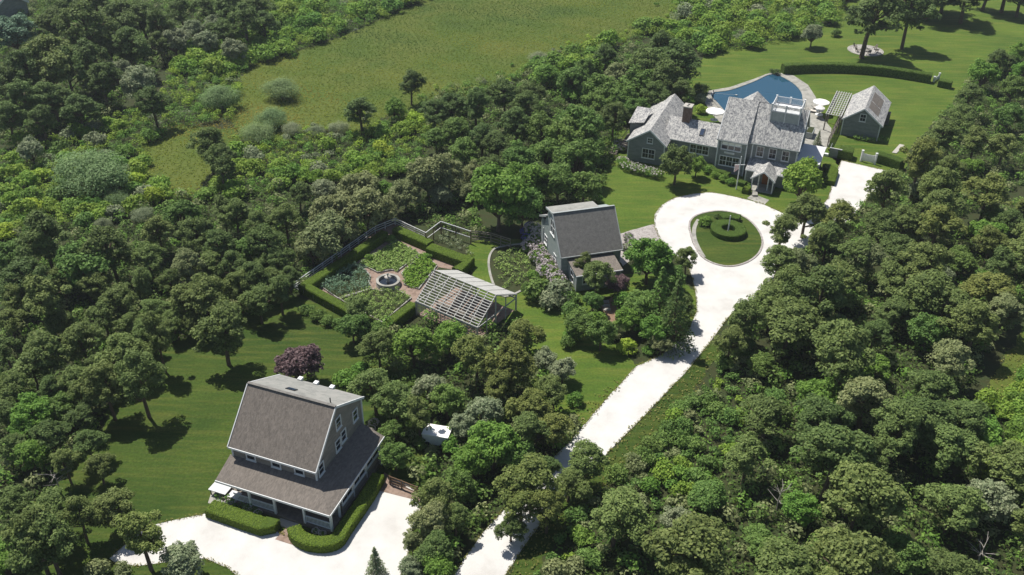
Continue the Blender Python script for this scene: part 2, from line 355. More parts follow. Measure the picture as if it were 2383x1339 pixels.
PARK = [(255,1300),(300,1260),(345,1225),(400,1212),(470,1198),(500,1194),(530,1200),(640,1235),(700,1260),(790,1265),(820,1215),(870,1140),(900,1110),(945,1125),(985,1160),(975,1200),(952,1250),(950,1285),(925,1360),(575,1360),(530,1322),(475,1300),(380,1310),(320,1318),(270,1312)]
st('parking_court', PARK, 'shell', .03, 0, .05, 10)
ISLAND = [(1602,528),(1610,508),(1636,496),(1680,491),(1728,503),(1760,528),(1776,560),(1768,590),(1740,612),(1700,622),(1660,615),(1630,597),(1612,566)]
st('island_lawn', ISLAND, 'lawn', .06, 5, .05, 11)
st('garden_paving', [CG(*p) for p in ((150,710),(900,205),(1010,155),(1340,330),(1750,490),(1640,600),(1420,560),(1215,870),(1170,900),(915,1115),(460,880))], 'brick', .02)
st('front_walk', [(1738,462),(1752,452),(1790,466),(1778,478)], 'stone_pale', .04)
st('studio_path', [(1440,545),(1500,528),(1535,520),(1535,560),(1500,580),(1450,620),(1435,600)], 'gravel', .02, 0, .1, 12)
st('terrace', [(1640,240),(1648,212),(1700,203),(1755,184),(1800,167),(1848,177),(1880,198),(1898,226),(1908,250),(1915,275),(1935,300),(1930,335),(1920,352),(1860,350),(1720,330),(1660,270)], 'stone_pale', .04)
st('cottage_walk', [(655,1240),(672,1225),(690,1258),(690,1272),(640,1256)], 'brick', .04)
st('cottage_apron', [(870,1140),(895,1100),(912,1112),(985,1160),(980,1168)], 'brick', .04)
st('cottage_patio', [C2(*p) for p in ((80,690),(140,500),(330,590),(520,640),(420,760),(200,720))], 'stone_pale', .04)
st('shrub_border', [(1365,735),(1400,690),(1470,690),(1600,780),(1540,830),(1480,852),(1440,800),(1380,800)], 'soil', .02, 0, .2, 13)
st('garden_walk', [(1398,705),(1430,690),(1445,740),(1425,760),(1405,750)], 'clay_path', .026, 0, .1, 14)
VEG = [(1140,620),(1145,590),(1165,577),(1225,572),(1240,600),(1250,640),(1225,668),(1175,690),(1152,665)]
st('vegetable_patch', VEG, 'soil', .03, 4, 0)

# pool: water sheet inside a stone coping
POOL = px_poly([(1655,219),(1700,211),(1753,192),(1797,174),(1834,188),(1858,207),(1867,228),(1858,262),(1760,280),(1700,268),(1672,243)], .06, 4)
sheet('pool_water', POOL, 'pool_water')
def ring(P, out, z0, z1):
    P = ccw(P); n = len(P); mb = MB(); O = []
    for i, p in enumerate(P):
        d = (P[(i+1) % n]-P[i-1]).normalized(); nn = Vector((d.y, -d.x, 0)); O.append(p+nn*out)
    vs = [(p.x, p.y, z1) for p in P]+[(p.x, p.y, z1) for p in O]+[(p.x, p.y, z0) for p in P]+[(p.x, p.y, z0) for p in O]
    fs = []
    for i in range(n):
        j = (i+1) % n
        fs += [(i, i+n, j+n, j), (i+n, i+3*n, j+3*n, j+n), (i, j, j+2*n, i+2*n)]
    return mb.add(vs, fs)
tag(ring(POOL, .55, .0, .14).build('pool_coping', 'stone_pale'), kind='structure')
tag(ring(px_poly(VEG, 0, 4), .3, 0, .12).build('bed_edging', 'stone_pale'), 'pale curved stone edging round the vegetable patch', 'edging')
tag(ring(px_poly(ISLAND, 0, 5), -.25, .05, .12).build('island_edging', 'gravel'), 'thin stone edging round the driveway island lawn', 'edging')
# stone band inside the island
band = smooth_path([g(1612+x, y) for x, y in ((14,512),(4,530),(4,555),(14,580),(26,600))], 5)
mb = MB()
for i in range(len(band)-1):
    d = (band[i+1]-band[i]).normalized(); nn = Vector((d.y, -d.x, 0))*.28
    mb.slab([tuple(q) for q in (band[i]-nn+Vector((0,0,.1)), band[i]+nn+Vector((0,0,.1)), band[i+1]+nn+Vector((0,0,.1)), band[i+1]-nn+Vector((0,0,.1)))][::-1], .06)
tag(mb.build('cobble_strip', 'stone_pale'), 'curved strip of pale cobbles across the driveway island', 'paving')
# ================================================================ BUILDINGS
def roof_slab(root, pts, th, mat, name='roof'):
    P = ccw([Vector(p) for p in pts]); return MB().slab([tuple(p) for p in P], th).build(name, mat, root)
def win(root, ax, at, a0, a1, z0, z1, out, n=1, blind=False, rows=2, fw=.11, glass='glass', trim='white_paint', mid=True):
    """window on plane ax=at ('u' or 'v'), a = coordinate along the wall, out = outward sign; frame with panes, muntins and sill as sub-parts"""
    def bx(mb, a, b, c, d, p0, p1):
        q0, q1 = sorted((at+out*p0, at+out*p1))
        return mb.box(q0, q1, a, b, c, d) if ax == 'u' else mb.box(a, b, q0, q1, c, d)
    f = MB(); bx(f, a0-fw, a0, z0-fw, z1+fw, -.05, .07); bx(f, a1, a1+fw, z0-fw, z1+fw, -.05, .07); bx(f, a0, a1, z1, z1+fw, -.05, .07); bx(f, a0, a1, z0-fw, z0, -.05, .07)
    wd = (a1-a0)/n
    for i in range(1, n): bx(f, a0+wd*i-fw*.45, a0+wd*i+fw*.45, z0, z1, -.05, .065)
    wo = f.build('window', trim, root)
    for i in range(n):
        p = MB(); bx(p, a0+wd*i+.02, a0+wd*(i+1)-.02, z0+.005, z1-.005, -.03, .012); p.build('pane', glass, wo)
        if blind:
            q = MB(); bx(q, a0+wd*i+.06, a0+wd*(i+1)-.06, z0+(z1-z0)*.52, z1-.02, .013, .02); q.build('blind', 'canvas', wo)
        m_ = MB()
        for r in range(1, rows): bx(m_, a0+wd*i+.03, a0+wd*(i+1)-.03, z0+(z1-z0)*r/rows-.03, z0+(z1-z0)*r/rows+.03, .013, .05)
        if mid: bx(m_, a0+wd*(i+.5)-.015, a0+wd*(i+.5)+.015, z0+.01, z1-.01, .013, .04)
        if m_.v: m_.build('muntin', trim, wo)
    s = MB(); bx(s, a0-fw*1.3, a1+fw*1.3, z0-fw-.06, z0-fw-.003, -.05, .13); s.build('sill', trim, wo)
    return wo
def cboard(root, u, v, z0, z1, w=.16):
    return MB().box(u-w/2, u+w/2, v-w/2, v+w/2, z0, z1).build('corner_board', 'white_paint', root)
def rake(root, a, b, w=.09, h=.24, mat='white_paint', name='fascia'):
    return MB().bar(a, b, w, h).build(name, mat, root)
def baluster_run(root, a, b, z0, z1, step=.14, mat='white_paint'):
    a, b = Vector(a), Vector(b); n = max(2, int((b-a).length/step)); mb = MB()
    for i in range(1, n):
        p = a.lerp(b, i/n); mb.box(p.x-.025, p.x+.025, p.y-.025, p.y+.025, z0, z1)
    o = tag(mb.build('balusters', mat, root), kind='stuff')
    for z in (z0-.03, z1+.03): MB().bar((a.x, a.y, z), (b.x, b.y, z), .09, .07).build('rail', mat, root)
    return o

# ---------------- cottage with wrap-around porch
A = empty('cottage', (-26.27, 66.64, 0), R(-20.1), 'grey shingled cottage with tall brown roof and wraparound porch beside the parking court', 'house')
W, D, he, hr, rv, hb = 9.09, 8.88, 5.31, 9.43, 4.08, 6.75
MB().prism([(0,0),(D,0),(D,hb-.1),(rv,hr-.12),(0,he-.1)], 0, W).build('wall', 'wall_warm', A)
roof_slab(A, [(-.2,-.3,he-.28),(W+.2,-.3,he-.28),(W+.2,rv,hr),(-.2,rv,hr)], .16, 'shingle_brown')
roof_slab(A, [(-.2,rv,hr+.004),(W+.2,rv,hr+.004),(W+.2,D+.25,hb-.02),(-.2,D+.25,hb-.02)], .16, 'shingle_sunlit')  # back slope coloured lighter than the front because the sun strikes it
MB().bar((-.21,rv,hr+.03),(W+.21,rv,hr+.03),.3,.08).build('ridge_cap', 'shingle_dark', A)
for u in (-.22, W+.22):
    rake(A, (u,-.3,he-.36), (u,rv,hr-.1)); rake(A, (u,rv,hr-.1), (u,D+.25,hb-.12))
MB().bar((-.2,-.33,he-.4),(W+.2,-.33,he-.4),.1,.2).build('gutter', 'white_paint', A)
for u, v, z0, z1 in ((0,0,0,he-.2),(W,0,0,he-.2),(W,D,0,hb-.2),(0,D,0,hb-.2)): cboard(A, u, v, z0, z1)
for u0 in (1.6, 4.35, 6.85): win(A, 'v', 0, u0, u0+.85, 3.9, 4.85, -1, mid=False)
for v0, z0 in ((4.1,6.5),(7.15,5.0),(4.75,4.35),(3.65,4.1),(.45,3.85)): win(A, 'u', W, v0, v0+.78, z0, z0+1.15, 1, mid=False)
sk = MB().box(-.5,.5,-.35,.35,0,.12).build('skylight', 'metal_dark', A); sk.location = (3.6,5.5,8.62); sk.rotation_euler = (math.atan2(hb-hr, D-rv), 0, 0)
p = MB().box(-.38,.38,-.24,.24,.121,.13).build('pane', 'glass_blue', sk)
MB().tube([(8.3,4.8,9.0),(8.3,4.8,9.6)], .06).build('vent_pipe', 'metal_dark', A)
for u in (2.2, 4.0, 5.8): MB().box(u-.22,u+.22,D-.05,D+.45,hb+.0,hb+.28).build('skylight_curb', 'white_paint', A)
# porch
PF, PR = 2.55, 2.75
ez, az = 2.75, 3.72
roof_slab(A, [(-.35,-PF-.1,ez),(W+PR,-PF-.1,ez),(W+.002,-.002,az),(-.35,-.002,az)], .14, 'shingle_brown', 'porch_roof')
roof_slab(A, [(W+PR,-PF-.1,ez+.003),(W+PR-.3,8.6,ez+.003),(W+.002,8.6,az),(W+.002,-.002,az+.003)], .14, 'shingle_brown', 'porch_roof')
MB().bar((-.35,-PF-.14,ez-.12),(W+PR,-PF-.14,ez-.12),.08,.22).build('fascia', 'white_paint', A)
MB().bar((W+PR+.03,-PF-.1,ez-.12),(W+PR-.27,8.6,ez-.12),.08,.22).build('fascia', 'white_paint', A)
MB().box(-.2,W+PR-.15,-PF+.05,0,0,.42).build('deck', 'wood_grey', A)
MB().box(W,W+PR-.2,.004,8.5,0,.42).build('deck', 'wood_grey', A)
PX = (3.04, 5.76, 8.9, 11.72)
for u in PX: MB().box(u-.1,u+.1,-PF+.07,-PF+.27,.42,ez-.15).build('post', 'white_paint', A)
for a, b in ((1.2,3.0),(3.1,5.7),(8.98,11.64)): baluster_run(A, (a,-PF+.17,0), (b,-PF+.17,0), .68, 1.36)
for v, s in ((-.6,0),(2.2,0),(4.9,0),(7.9,0)): MB().box(W+PR-.42-v*.03,W+PR-.24-v*.03,v-.1,v+.1,.42,ez-.15).build('post', 'white_paint', A)
for a, b in ((.0,2.0),(2.4,4.7),(5.1,7.7)):
    k = W+PR-.33-(a+b)/2*.03
    MB().box(k-.05,k+.05,a-.1,b+.12,.42,1.3).build('half_wall', 'wall_warm', A)
    win(A, 'u', k, a+.1, b-.1, 1.45, 2.45, 1, n=1, rows=1)
MB().box(W+1.6,W+PR-.3,-.55,-.45,.42,ez-.2).build('screen_wall', 'wall_warm', A)
MB().box(6.4,7.4,-.08,-.002,.42,2.5).build('door', 'wood_brown', A)
MB().box(6.3,8.3,-PF-.75,-PF-.002,0,.2).build('step', 'concrete', A)
win(A, 'v', 0, 1.8, 3.4, 1.0, 2.3, -1, n=2); win(A, 'v', 0, 4.3, 5.4, 1.0, 2.3, -1)
# small rear porch stair at the back right corner
rp = MB(); rp.bar((W+.3,D+.6,1.0),(W+1.6,D-.6,1.0),.1,.1); rp.bar((W+.3,D+.6,1.0),(W+.3,D+1.6,1.0),.1,.1); rp.bar((W+.3,D+.6,0),(W+.3,D+.6,1.0),.1); rp.bar((W+1.6,D-.6,0),(W+1.6,D-.6,1.0),.1)
rp.build('stair_rail', 'white_paint', A)

# ---------------- studio with dark roof
S = empty('studio', (6.34, 104.9, 0), R(16.7), 'small grey-green studio with dark steep roof and front lean-to beside the hydrangeas', 'house')
W, he, hr, rv, D = 8.14, 3.85, 7.9, 3.55, 7.6
MB().prism([(0,0),(D,0),(D,3.9),(rv+2.4,6.9),(rv,hr-.12),(0,he-.12)], 0, W).build('wall', 'wall_studio', S)
roof_slab(S, [(-.2,-.35,he-.4),(W+.2,-.35,he-.4),(W+.2,rv,hr),(-.2,rv,hr)], .14, 'shingle_dark')
roof_slab(S, [(-.2,rv,hr-.004),(W*.78,rv,hr-.004),(W*.78,rv+2.7,7.45),(-.2,rv+2.7,7.45)], .14, 'shingle_sunlit', 'dormer_roof')
roof_slab(S, [(W*.78,rv,hr-.008),(W+.2,rv,hr-.008),(W+.2,D+.4,3.6),(W*.78,D+.4,3.6)], .14, 'shingle_dark')
MB().box(.3,W*.76,rv+.3,rv+2.5,5.5,7.32).build('dormer_wall', 'wall_studio', S)
roof_slab(S, [(-.2,rv+2.5,6.3),(W*.78-.01,rv+2.5,6.3),(W*.78-.01,D+1.2,4.9),(-.2,D+1.2,4.9)], .14, 'shingle_weathered', 'rear_roof')
MB().box(0,W*.77,D-.02,D+1.0,0,4.85).build('rear_wall', 'wall_studio', S)
MB().bar((-.22,rv,hr+.02),(W+.22,rv,hr+.02),.22,.07).build('ridge_cap', 'grey_paint', S)
for u in (-.23, W+.23): rake(S, (u,-.35,he-.48), (u,rv,hr-.09), mat='grey_paint')
rake(S, (-.23,rv,hr-.09), (-.23,rv+2.7,7.36), mat='grey_paint'); rake(S, (-.23,rv+2.5,6.2), (-.23,D+1.2,4.8), mat='grey_paint')
MB().bar((-.2,-.4,he-.5),(W+.2,-.4,he-.5),.1,.16).build('gutter', 'grey_paint', S)
for u, v in ((0,0),(W,0),(0,D)): MB().box(u-.09,u+.09,v-.09,v+.09,0,he-.3).build('corner_board', 'grey_paint', S)
win(S, 'u', 0, 3.0, 4.6, 4.7, 6.6, -1, n=2); win(S, 'u', 0, 5.9, 6.9, 1.8, 2.9, -1); win(S, 'u', 0, 2.0, 2.9, 1.1, 2.2, -1)
# lean-to
roof_slab(S, [(.75,-3.75,2.55),(7.1,-3.75,2.55),(7.1,-.004,3.0),(.75,-.004,3.0)], .12, 'shingle_brown', 'lean_to_roof')
MB().prism([(-3.5,0),(-.004,0),(-.004,2.86),(-3.5,2.44)], .95, 6.9).build('lean_to_wall', 'wall_studio', S)
win(S, 'v', -3.5, 1.8, 3.2, 1.1, 2.0, -1, n=2); win(S, 'u', .95, -2.4, -1.2, .6, 2.1, -1)
for u in (.95, 6.9): MB().box(u-.08,u+.08,-3.58,-3.42,0,2.4).build('corner_board', 'grey_paint', S)
MB().bar((.75,-3.8,2.46),(7.1,-3.8,2.46),.08,.16).build('gutter', 'white_paint', S)
MB().box(6.9,8.2,-2.6,-1.2,0,.3).build('step', 'stone_pale', S)

# ---------------- main house
HM = empty('main_house', (32.2, 138.05, 0), R(-23), 'large grey shingled main house with pale mottled roofs and white roof deck', 'house')
he, hr, rv, W1, W2, D = 5.95, 10.6, 5.2, 4.5, 12.1, 10.4
sl = (hr-he)/rv
MB().prism([(0,0),(rv*2,0),(rv*2,he-.1),(rv,hr-.12),(0,he-.1)], 0, W1).build('wall', 'wall_shingle', HM)
MB().prism([(.85,0),(D-.3,0),(D-.3,he-.1),(rv,hr-.16),(.85,he-.05)], W1+.002, W2).build('wall', 'wall_shingle', HM)
roof_slab(HM, [(-.2,-.3,he-.3*sl),(W1+.05,-.3,he-.3*sl),(W1+.05,rv,hr+.12),(-.2,rv,hr+.12)], .26, 'shingle_weathered')
roof_slab(HM, [(W1+.055,.5,he-.28),(W2+.25,.5,he-.28),(W2+.25,rv,hr),(W1+.055,rv,hr)], .16, 'shingle_weathered')
roof_slab(HM, [(-.2,rv,hr+.115),(W2+.25,rv,hr-.003),(W2+.25,D+.2,he-.1),(-.2,D+.2,he-.1)], .16, 'shingle_weathered')
rake(HM, (-.22,-.3,he-.3*sl-.1), (-.22,rv,hr)); rake(HM, (W2+.27,.5,he-.38), (W2+.27,rv,hr-.1)); rake(HM, (W2+.27,rv,hr-.1), (W2+.27,D+.2,he-.2))
MB().bar((-.2,-.34,he-.42),(W1+.05,-.34,he-.42),.09,.16).build('gutter', 'grey_paint', HM)
MB().bar((W1+.06,.45,he-.4),(W2+.2,.45,he-.4),.09,.16).build('gutter', 'grey_paint', HM)
for u, v, z1 in ((0,0,he-.3),(W1,0,he-.3),(W1+.75,.85,he-.3),(W2,.85,he-.3)): cboard(HM, u, v, 0, z1, .18)
win(HM, 'v', 0, .6, 3.62, 4.1, 5.45, -1, n=3, blind=True, mid=False); win(HM, 'v', 0, .6, 3.62, 1.35, 2.85, -1, n=3)
for u0 in (6.0, 7.95, 9.95): win(HM, 'v', .85, u0, u0+.98, 3.55, 5.1, -1)
sg = MB().box(1.15,2.75,-.09,-.003,3.38,3.66).build('quarter_board', 'white_paint', HM)
for i in range(11): MB().box(1.32+i*.115,1.39+i*.115,-.1,-.091,3.46,3.58).build('carved_letter', 'grey_paint', sg)
# portico and front shed roof
roof_slab(HM, [(W1+.6,-2.1,2.3),(W2,-2.1,2.3),(W2,.84,3.05),(W1+.6,.84,3.05)], .12, 'shingle_weathered', 'porch_roof')
MB().bar((W1+.6,-2.13,2.18),(W2,-2.13,2.18),.08,.16).build('fascia', 'white_paint', HM)
for u in (W1+.75, W2-.2): MB().box(u-.08,u+.08,-2.05,-1.89,0,2.18).build('column', 'white_paint', HM)
MB().box(W1+.7,W2-.1,-1.6,.84,0,2.15).build('vestibule', 'wall_shingle', HM)
pu0, pu1, pa = 6.65, 10.0, 8.32
for s, (ua, ub) in ((0,(pu0-.15,pa)), (1,(pa,pu1+.15))):
    za, zb = (2.1, 3.55) if s == 0 else (3.55, 2.1)
    roof_slab(HM, [(ua,-4.5,za),(ub,-4.5,zb),(ub,-.6,zb),(ua,-.6,za)], .12, 'shingle_weathered', 'portico_roof')
rake(HM, (pu0-.2,-4.54,2.02), (pa,-4.54,3.48), .08, .2); rake(HM, (pa,-4.54,3.48), (pu1+.2,-4.54,2.02), .08, .2)
MB().prism([(pu0+.2,2.1),(pu1-.2,2.1),(pa,3.35)], -1.75, -1.61, 'v').build('portico_gable', 'wall_shingle', HM)
for u, v in ((pu0+.1,-4.3),(pu1-.1,-4.3),(7.6,-3.6),(9.05,-3.6)): MB().box(u-.08,u+.08,v-.08,v+.08,0,2.1 if v < -4 else 2.5).build('column', 'white_paint', HM)
dr = MB().box(7.85,8.85,-1.72,-1.6,.15,2.35).build('door', 'wood_door', HM); MB().box(8.7,8.76,-1.78,-1.72,1.1,1.3).build('handle', 'metal_dark', dr)
MB().box(pu0,pu1,-4.5,-1.6,0,.12).build('step', 'stone_pale', HM)
# roof deck with white balustrade
u0, u1, v0, v1, zd = 6.85, 11.2, 3.35, 7.2, 10.25
MB().box(u0,u1,v0,v1,8.6,zd-.06).build('roof_deck_base', 'grey_paint', HM)
MB().box(u0-.08,u1+.08,v0-.08,v1+.08,zd-.06,zd).build('roof_deck', 'white_paint', HM)
um, vm = (u0+u1)/2, (v0+v1)/2
for u, v in ((u0,v0),(um,v0),(u1,v0),(u0,v1),(um,v1),(u1,v1)):
    q = MB().box(u-.1,u+.1,v-.1,v+.1,zd-.5 if v == v0 else zd,zd+1.15).build('newel', 'white_paint', HM); MB().box(u-.14,u+.14,v-.14,v+.14,zd+1.15,zd+1.22).build('cap', 'white_paint', q)
for a, b in (((u0,v0),(um,v0)),((um,v0),(u1,v0)),((u0,v1),(um,v1)),((um,v1),(u1,v1)),((u0,v0),(u0,v1)),((u1,v0),(u1,v1))):
    baluster_run(HM, (*a,0), (*b,0), zd+.1, zd+1.0, .16)
for u in (u0,um,u1): MB().box(u-.07,u+.07,v0-.1,v0-.003,8.5,zd-.06).build('pilaster', 'white_paint', HM)
# rear wing
for s in (0, 1):
    ua, ub, za, zb = ((-.2,2.5,6.1,8.2),(2.5,5.2,8.2,6.1))[s]
    roof_slab(HM, [(ua,rv+1.5,za),(ub,rv+1.5,zb),(ub,16.2,zb),(ua,16.2,za)], .16, 'shingle_weathered', 'rear_roof')
MB().prism([(0,0),(5,0),(5,6.15),(2.5,8.05),(0,6.15)], 9, 15.9, 'v').build('rear_wall', 'wall_shingle', HM)
# link wing towards the gable wing, with chimney and skylight
kz, kr = 3.75, 6.0
roof_slab(HM, [(-9.2,.85,kz),(-.02,.85,kz),(-.02,4.9,kr),(-9.2,4.9,kr)], .16, 'shingle_weathered', 'link_roof')
roof_slab(HM, [(-9.2,4.9,kr-.003),(-.02,4.9,kr-.003),(-.02,8.8,kz),(-9.2,8.8,kz)], .16, 'shingle_weathered', 'link_roof')
MB().prism([(1.1,0),(8.6,0),(8.6,kz-.05),(4.9,kr-.15),(1.1,kz-.05)], -9.0, -.002).build('link_wall', 'wall_shingle', HM)
win(HM, 'v', 1.1, -4.55, -1.6, 2.0, 3.35, -1, n=3)
MB().bar((-9.2,.8,kz-.1),(-.05,.8,kz-.1),.08,.16).build('gutter', 'grey_paint', HM)
ch = MB().box(-7.1,-5.85,4.1,5.6,4.4,8.1).build('chimney', 'chimney_brick', HM)
MB().box(-7.2,-5.75,4.0,5.7,8.1,8.28).build('chimney_cap', 'concrete', ch)
for v in (4.5, 5.2): MB().lathe([(.2,8.285),(.2,8.32)], 10, (-6.47,v,0)).build('flue', 'metal_dark', ch)
sk = MB().box(-.36,.36,-.7,.7,0,.14).build('skylight', 'metal_dark', HM); sk.location = (-3.3,2.9,kz+(2.9-.85)*(kr-kz)/4.05-.02); sk.rotation_euler = (math.atan2(kr-kz, 4.05), 0, 0)
MB().box(-.28,.28,-.6,.6,.141,.15).build('pane', 'glass_blue', sk)
# flat-roofed addition on the right end
MB().box(W2+.05,W2+3.3,2.2,9.0,0,3.2).build('addition_wall', 'wall_shingle', HM)
MB().box(W2-.05,W2+3.5,2.0,9.2,3.2,3.38).build('flat_roof', 'membrane', HM)
MB().box(W2-.06,W2+3.52,1.96,1.998,3.1,3.42).build('fascia', 'white_paint', HM); MB().box(W2+3.502,W2+3.54,1.97,9.2,3.1,3.42).build('fascia', 'white_paint', HM)
win(HM, 'v', 2.2, W2+.6, W2+2.8, 1.2, 2.6, -1, n=2)
for v0_ in (1.6, 4.5): win(HM, 'u', W2, v0_, v0_+.9, 4.0, 5.3, 1)

# ---------------- gable wing at the left end of the main house (part of the same house)
LW = bpy.data.objects.new('wing_frame', None); C.objects.link(LW)      # temporary frame: its parts are handed to the house below
mi = (Matrix.Translation(HM.location) @ Matrix.Rotation(R(-23), 4, 'Z')).inverted() @ (Matrix.Translation((18.5, 141.6, 0)) @ Matrix.Rotation(R(-21), 4, 'Z'))
W, he, hr, ru, D = 5.94, 3.75, 5.95, 3.4, 16.5
MB().prism([(0,0),(W,0),(W,he-.05),(ru,hr-.14),(0,he-.1)], 0, D, 'v').build('wall', 'wall_shingle', LW)
roof_slab(LW, [(-.35,-.25,he-.3),(ru,-.25,hr),(ru,D+.25,hr),(-.35,D+.25,he-.3)], .15, 'shingle_weathered')
roof_slab(LW, [(ru,-.25,hr-.003),(W+.35,-.25,he-.22),(W+.35,D+.25,he-.22),(ru,D+.25,hr-.003)], .15, 'shingle_weathered')
rake(LW, (-.35,-.27,he-.4), (ru,-.27,hr-.1)); rake(LW, (ru,-.27,hr-.1), (W+.35,-.27,he-.32))
for u in (0, W): cboard(LW, u, 0, 0, he-.2)
win(LW, 'v', 0, 3.1, 3.85, 3.65, 4.4, -1); win(LW, 'v', 0, 2.45, 4.4, 1.0, 2.5, -1, n=2)
roof_slab(LW, [(-1.4,4.6,4.5),(1.2,4.6,5.0),(1.2,9.9,5.4),(-1.4,9.9,5.4)], .15, 'shingle_weathered', 'dormer_roof')
MB().box(-1.2,.6,5.0,9.6,0,4.35).build('bay_wall', 'wall_shingle', LW)
MB().box(-2.1,-.1,2.8,7.6,1.1,1.25).build('side_deck', 'wood_grey', LW)
for a, b in (((-2.1,2.8),(-2.1,7.6)),((-2.1,2.8),(-.1,2.8))):
    MB().bar((*a,2.1),(*b,2.1),.1).build('rail', 'wood_grey', LW); MB().bar((*a,1.65),(*b,1.65),.07).build('rail', 'wood_grey', LW)
for i in range(6): MB().box(-3.4,-2.12,2.9-.32*i-.3,2.9-.32*i,1.0-.17*i-.12,1.0-.17*i).build('stair_tread', 'wood_grey', LW)

for o_ in list(LW.children):
    mb_ = o_.matrix_basis.copy(); o_.parent = HM; o_.matrix_parent_inverse = Matrix(); o_.matrix_basis = mi @ mb_
bpy.data.objects.remove(LW)

# ---------------- pool house
PHs = empty('pool_house', (56.78, 153.34, 0), R(-24.5), 'small grey gabled pool house on the lawn with one white window', 'house')
W, he, hr, D = 6.1, 3.2, 5.45, 11.5
MB().prism([(0,0),(W,0),(W,he-.1),(W/2,hr-.14),(0,he-.1)], 0, D, 'v').build('wall', 'wall_shingle', PHs)
sl = (hr-he)/(W/2)
roof_slab(PHs, [(-.25,-.25,he-.2),(W/2,-.25,hr),(W/2,D+.3,hr),(-.25,D+.3,he-.2)], .15, 'shingle_weathered')
roof_slab(PHs, [(W/2,-.25,hr-.003),(W+.45,-.25,he-.36),(W+.45,D+.3,he-.36),(W/2,D+.3,hr-.003)], .15, 'shingle_weathered')
for v in (-.27, D+.32): rake(PHs, (-.25,v,he-.3), (W/2,v,hr-.1)); rake(PHs, (W/2,v,hr-.1), (W+.45,v,he-.46))
for a, b in ((1.6,5.0),(5.3,9.6)):
    q = MB(); 
    z = lambda u: hr-(u-W/2)*(hr-he+.36)/(W/2+.45)+.03
    q.slab([(W/2+.5,a,z(W/2+.5)),(W/2+2.3,a,z(W/2+2.3)),(W/2+2.3,b,z(W/2+2.3)),(W/2+.5,b,z(W/2+.5))], .028).build('solar_panel', 'shingle_brown', PHs)
win(PHs, 'v', 0, 2.62, 3.48, 3.12, 4.3, -1)
for u in (0, W): cboard(PHs, u, 0, 0, he-.2)
MB().box(W+.002,W+.9,8.2,9.6,0,2.0).build('outdoor_shower', 'wood_grey', PHs)
# pergola between pool house and main house
PG = empty('pergola', PHs.location, R(-24.5), 'grey wooden pergola with lattice roof standing beside the pool house', 'pergola')
for i in range(12):
    v = .7+i*1.04; MB().box(-3.2,-.4,v-.07,v+.07,3.0,3.1).build('slat', 'weathered_white', PG)
for i in range(7):
    u = -3.1+i*.43; MB().box(u-.05,u+.05,.3,12.5,3.105,3.2).build('slat', 'weathered_white', PG)
for u in (-3.0, -.6):
    MB().box(u-.07,u+.07,.4,12.4,2.8,2.997).build('beam', 'grey_paint', PG)
    for v in (.7, 4.4, 8.2, 12.1): MB().box(u-.09,u+.09,v-.09,v+.09,0,2.8).build('post', 'wood_grey', PG)

# ---------------- corner of a neighbouring house behind the wood
FH = empty('far_house', (*g(-38, 46)[:2], 0), R(-30), 'neighbouring house with dark roof and white trim beyond the wood', 'house')
MB().prism([(0,0),(8,0),(8,3),(4,5.6),(0,3)], -9, 5).build('wall', 'wall_shingle', FH)
roof_slab(FH, [(-9.2,-.4,2.8),(5.3,-.4,2.8),(5.3,4,5.8),(-9.2,4,5.8)], .15, 'shingle_dark'); roof_slab(FH, [(-9.2,4,5.79),(5.3,4,5.79),(5.3,8.4,2.8),(-9.2,8.4,2.8)], .15, 'shingle_dark')
rake(FH, (5.32,-.4,2.75), (5.32,4,5.74), .12, .5); rake(FH, (5.32,4,5.74), (5.32,8.4,2.75), .12, .5)
# ================================================================ GARDEN, FENCES, HEDGES, FURNITURE
RS = np.random.RandomState(11)
def tops(pts, z): return [g(x, y, z) for x, y in pts]
def fence(P, h, label, step=1.9, mat='white_paint', rails=(.35, .68, .98), postw=.12, group=None, mesh=False, pmat_=None):
    root = empty('fence', (P[0].x, P[0].y, 0), 0, label, 'fence', group); o = Vector((P[0].x, P[0].y, 0))
    for i in range(len(P)-1):
        a, b = P[i]-o, P[i+1]-o; a.z = b.z = 0; n = max(1, round((b-a).length/step))
        for k in range(n+(i == len(P)-2)):
            p = a.lerp(b, k/n); MB().box(p.x-postw/2, p.x+postw/2, p.y-postw/2, p.y+postw/2, 0, h).build('post', pmat_ or mat, root)
        for r in rails:
            MB().bar((a.x, a.y, h*r), (b.x, b.y, h*r), .07, .12 if r > .9 else .08).build('rail', mat, root)
        if mesh:
            mb = MB(); m_ = int((b-a).length/.28)
            for k in range(m_):
                p = a.lerp(b, (k+.5)/m_); mb.box(p.x-.012, p.x+.012, p.y-.012, p.y+.012, .05, h*.97)
            tag(mb.build('wire_mesh', 'wood_grey', root), kind='stuff')
    return root
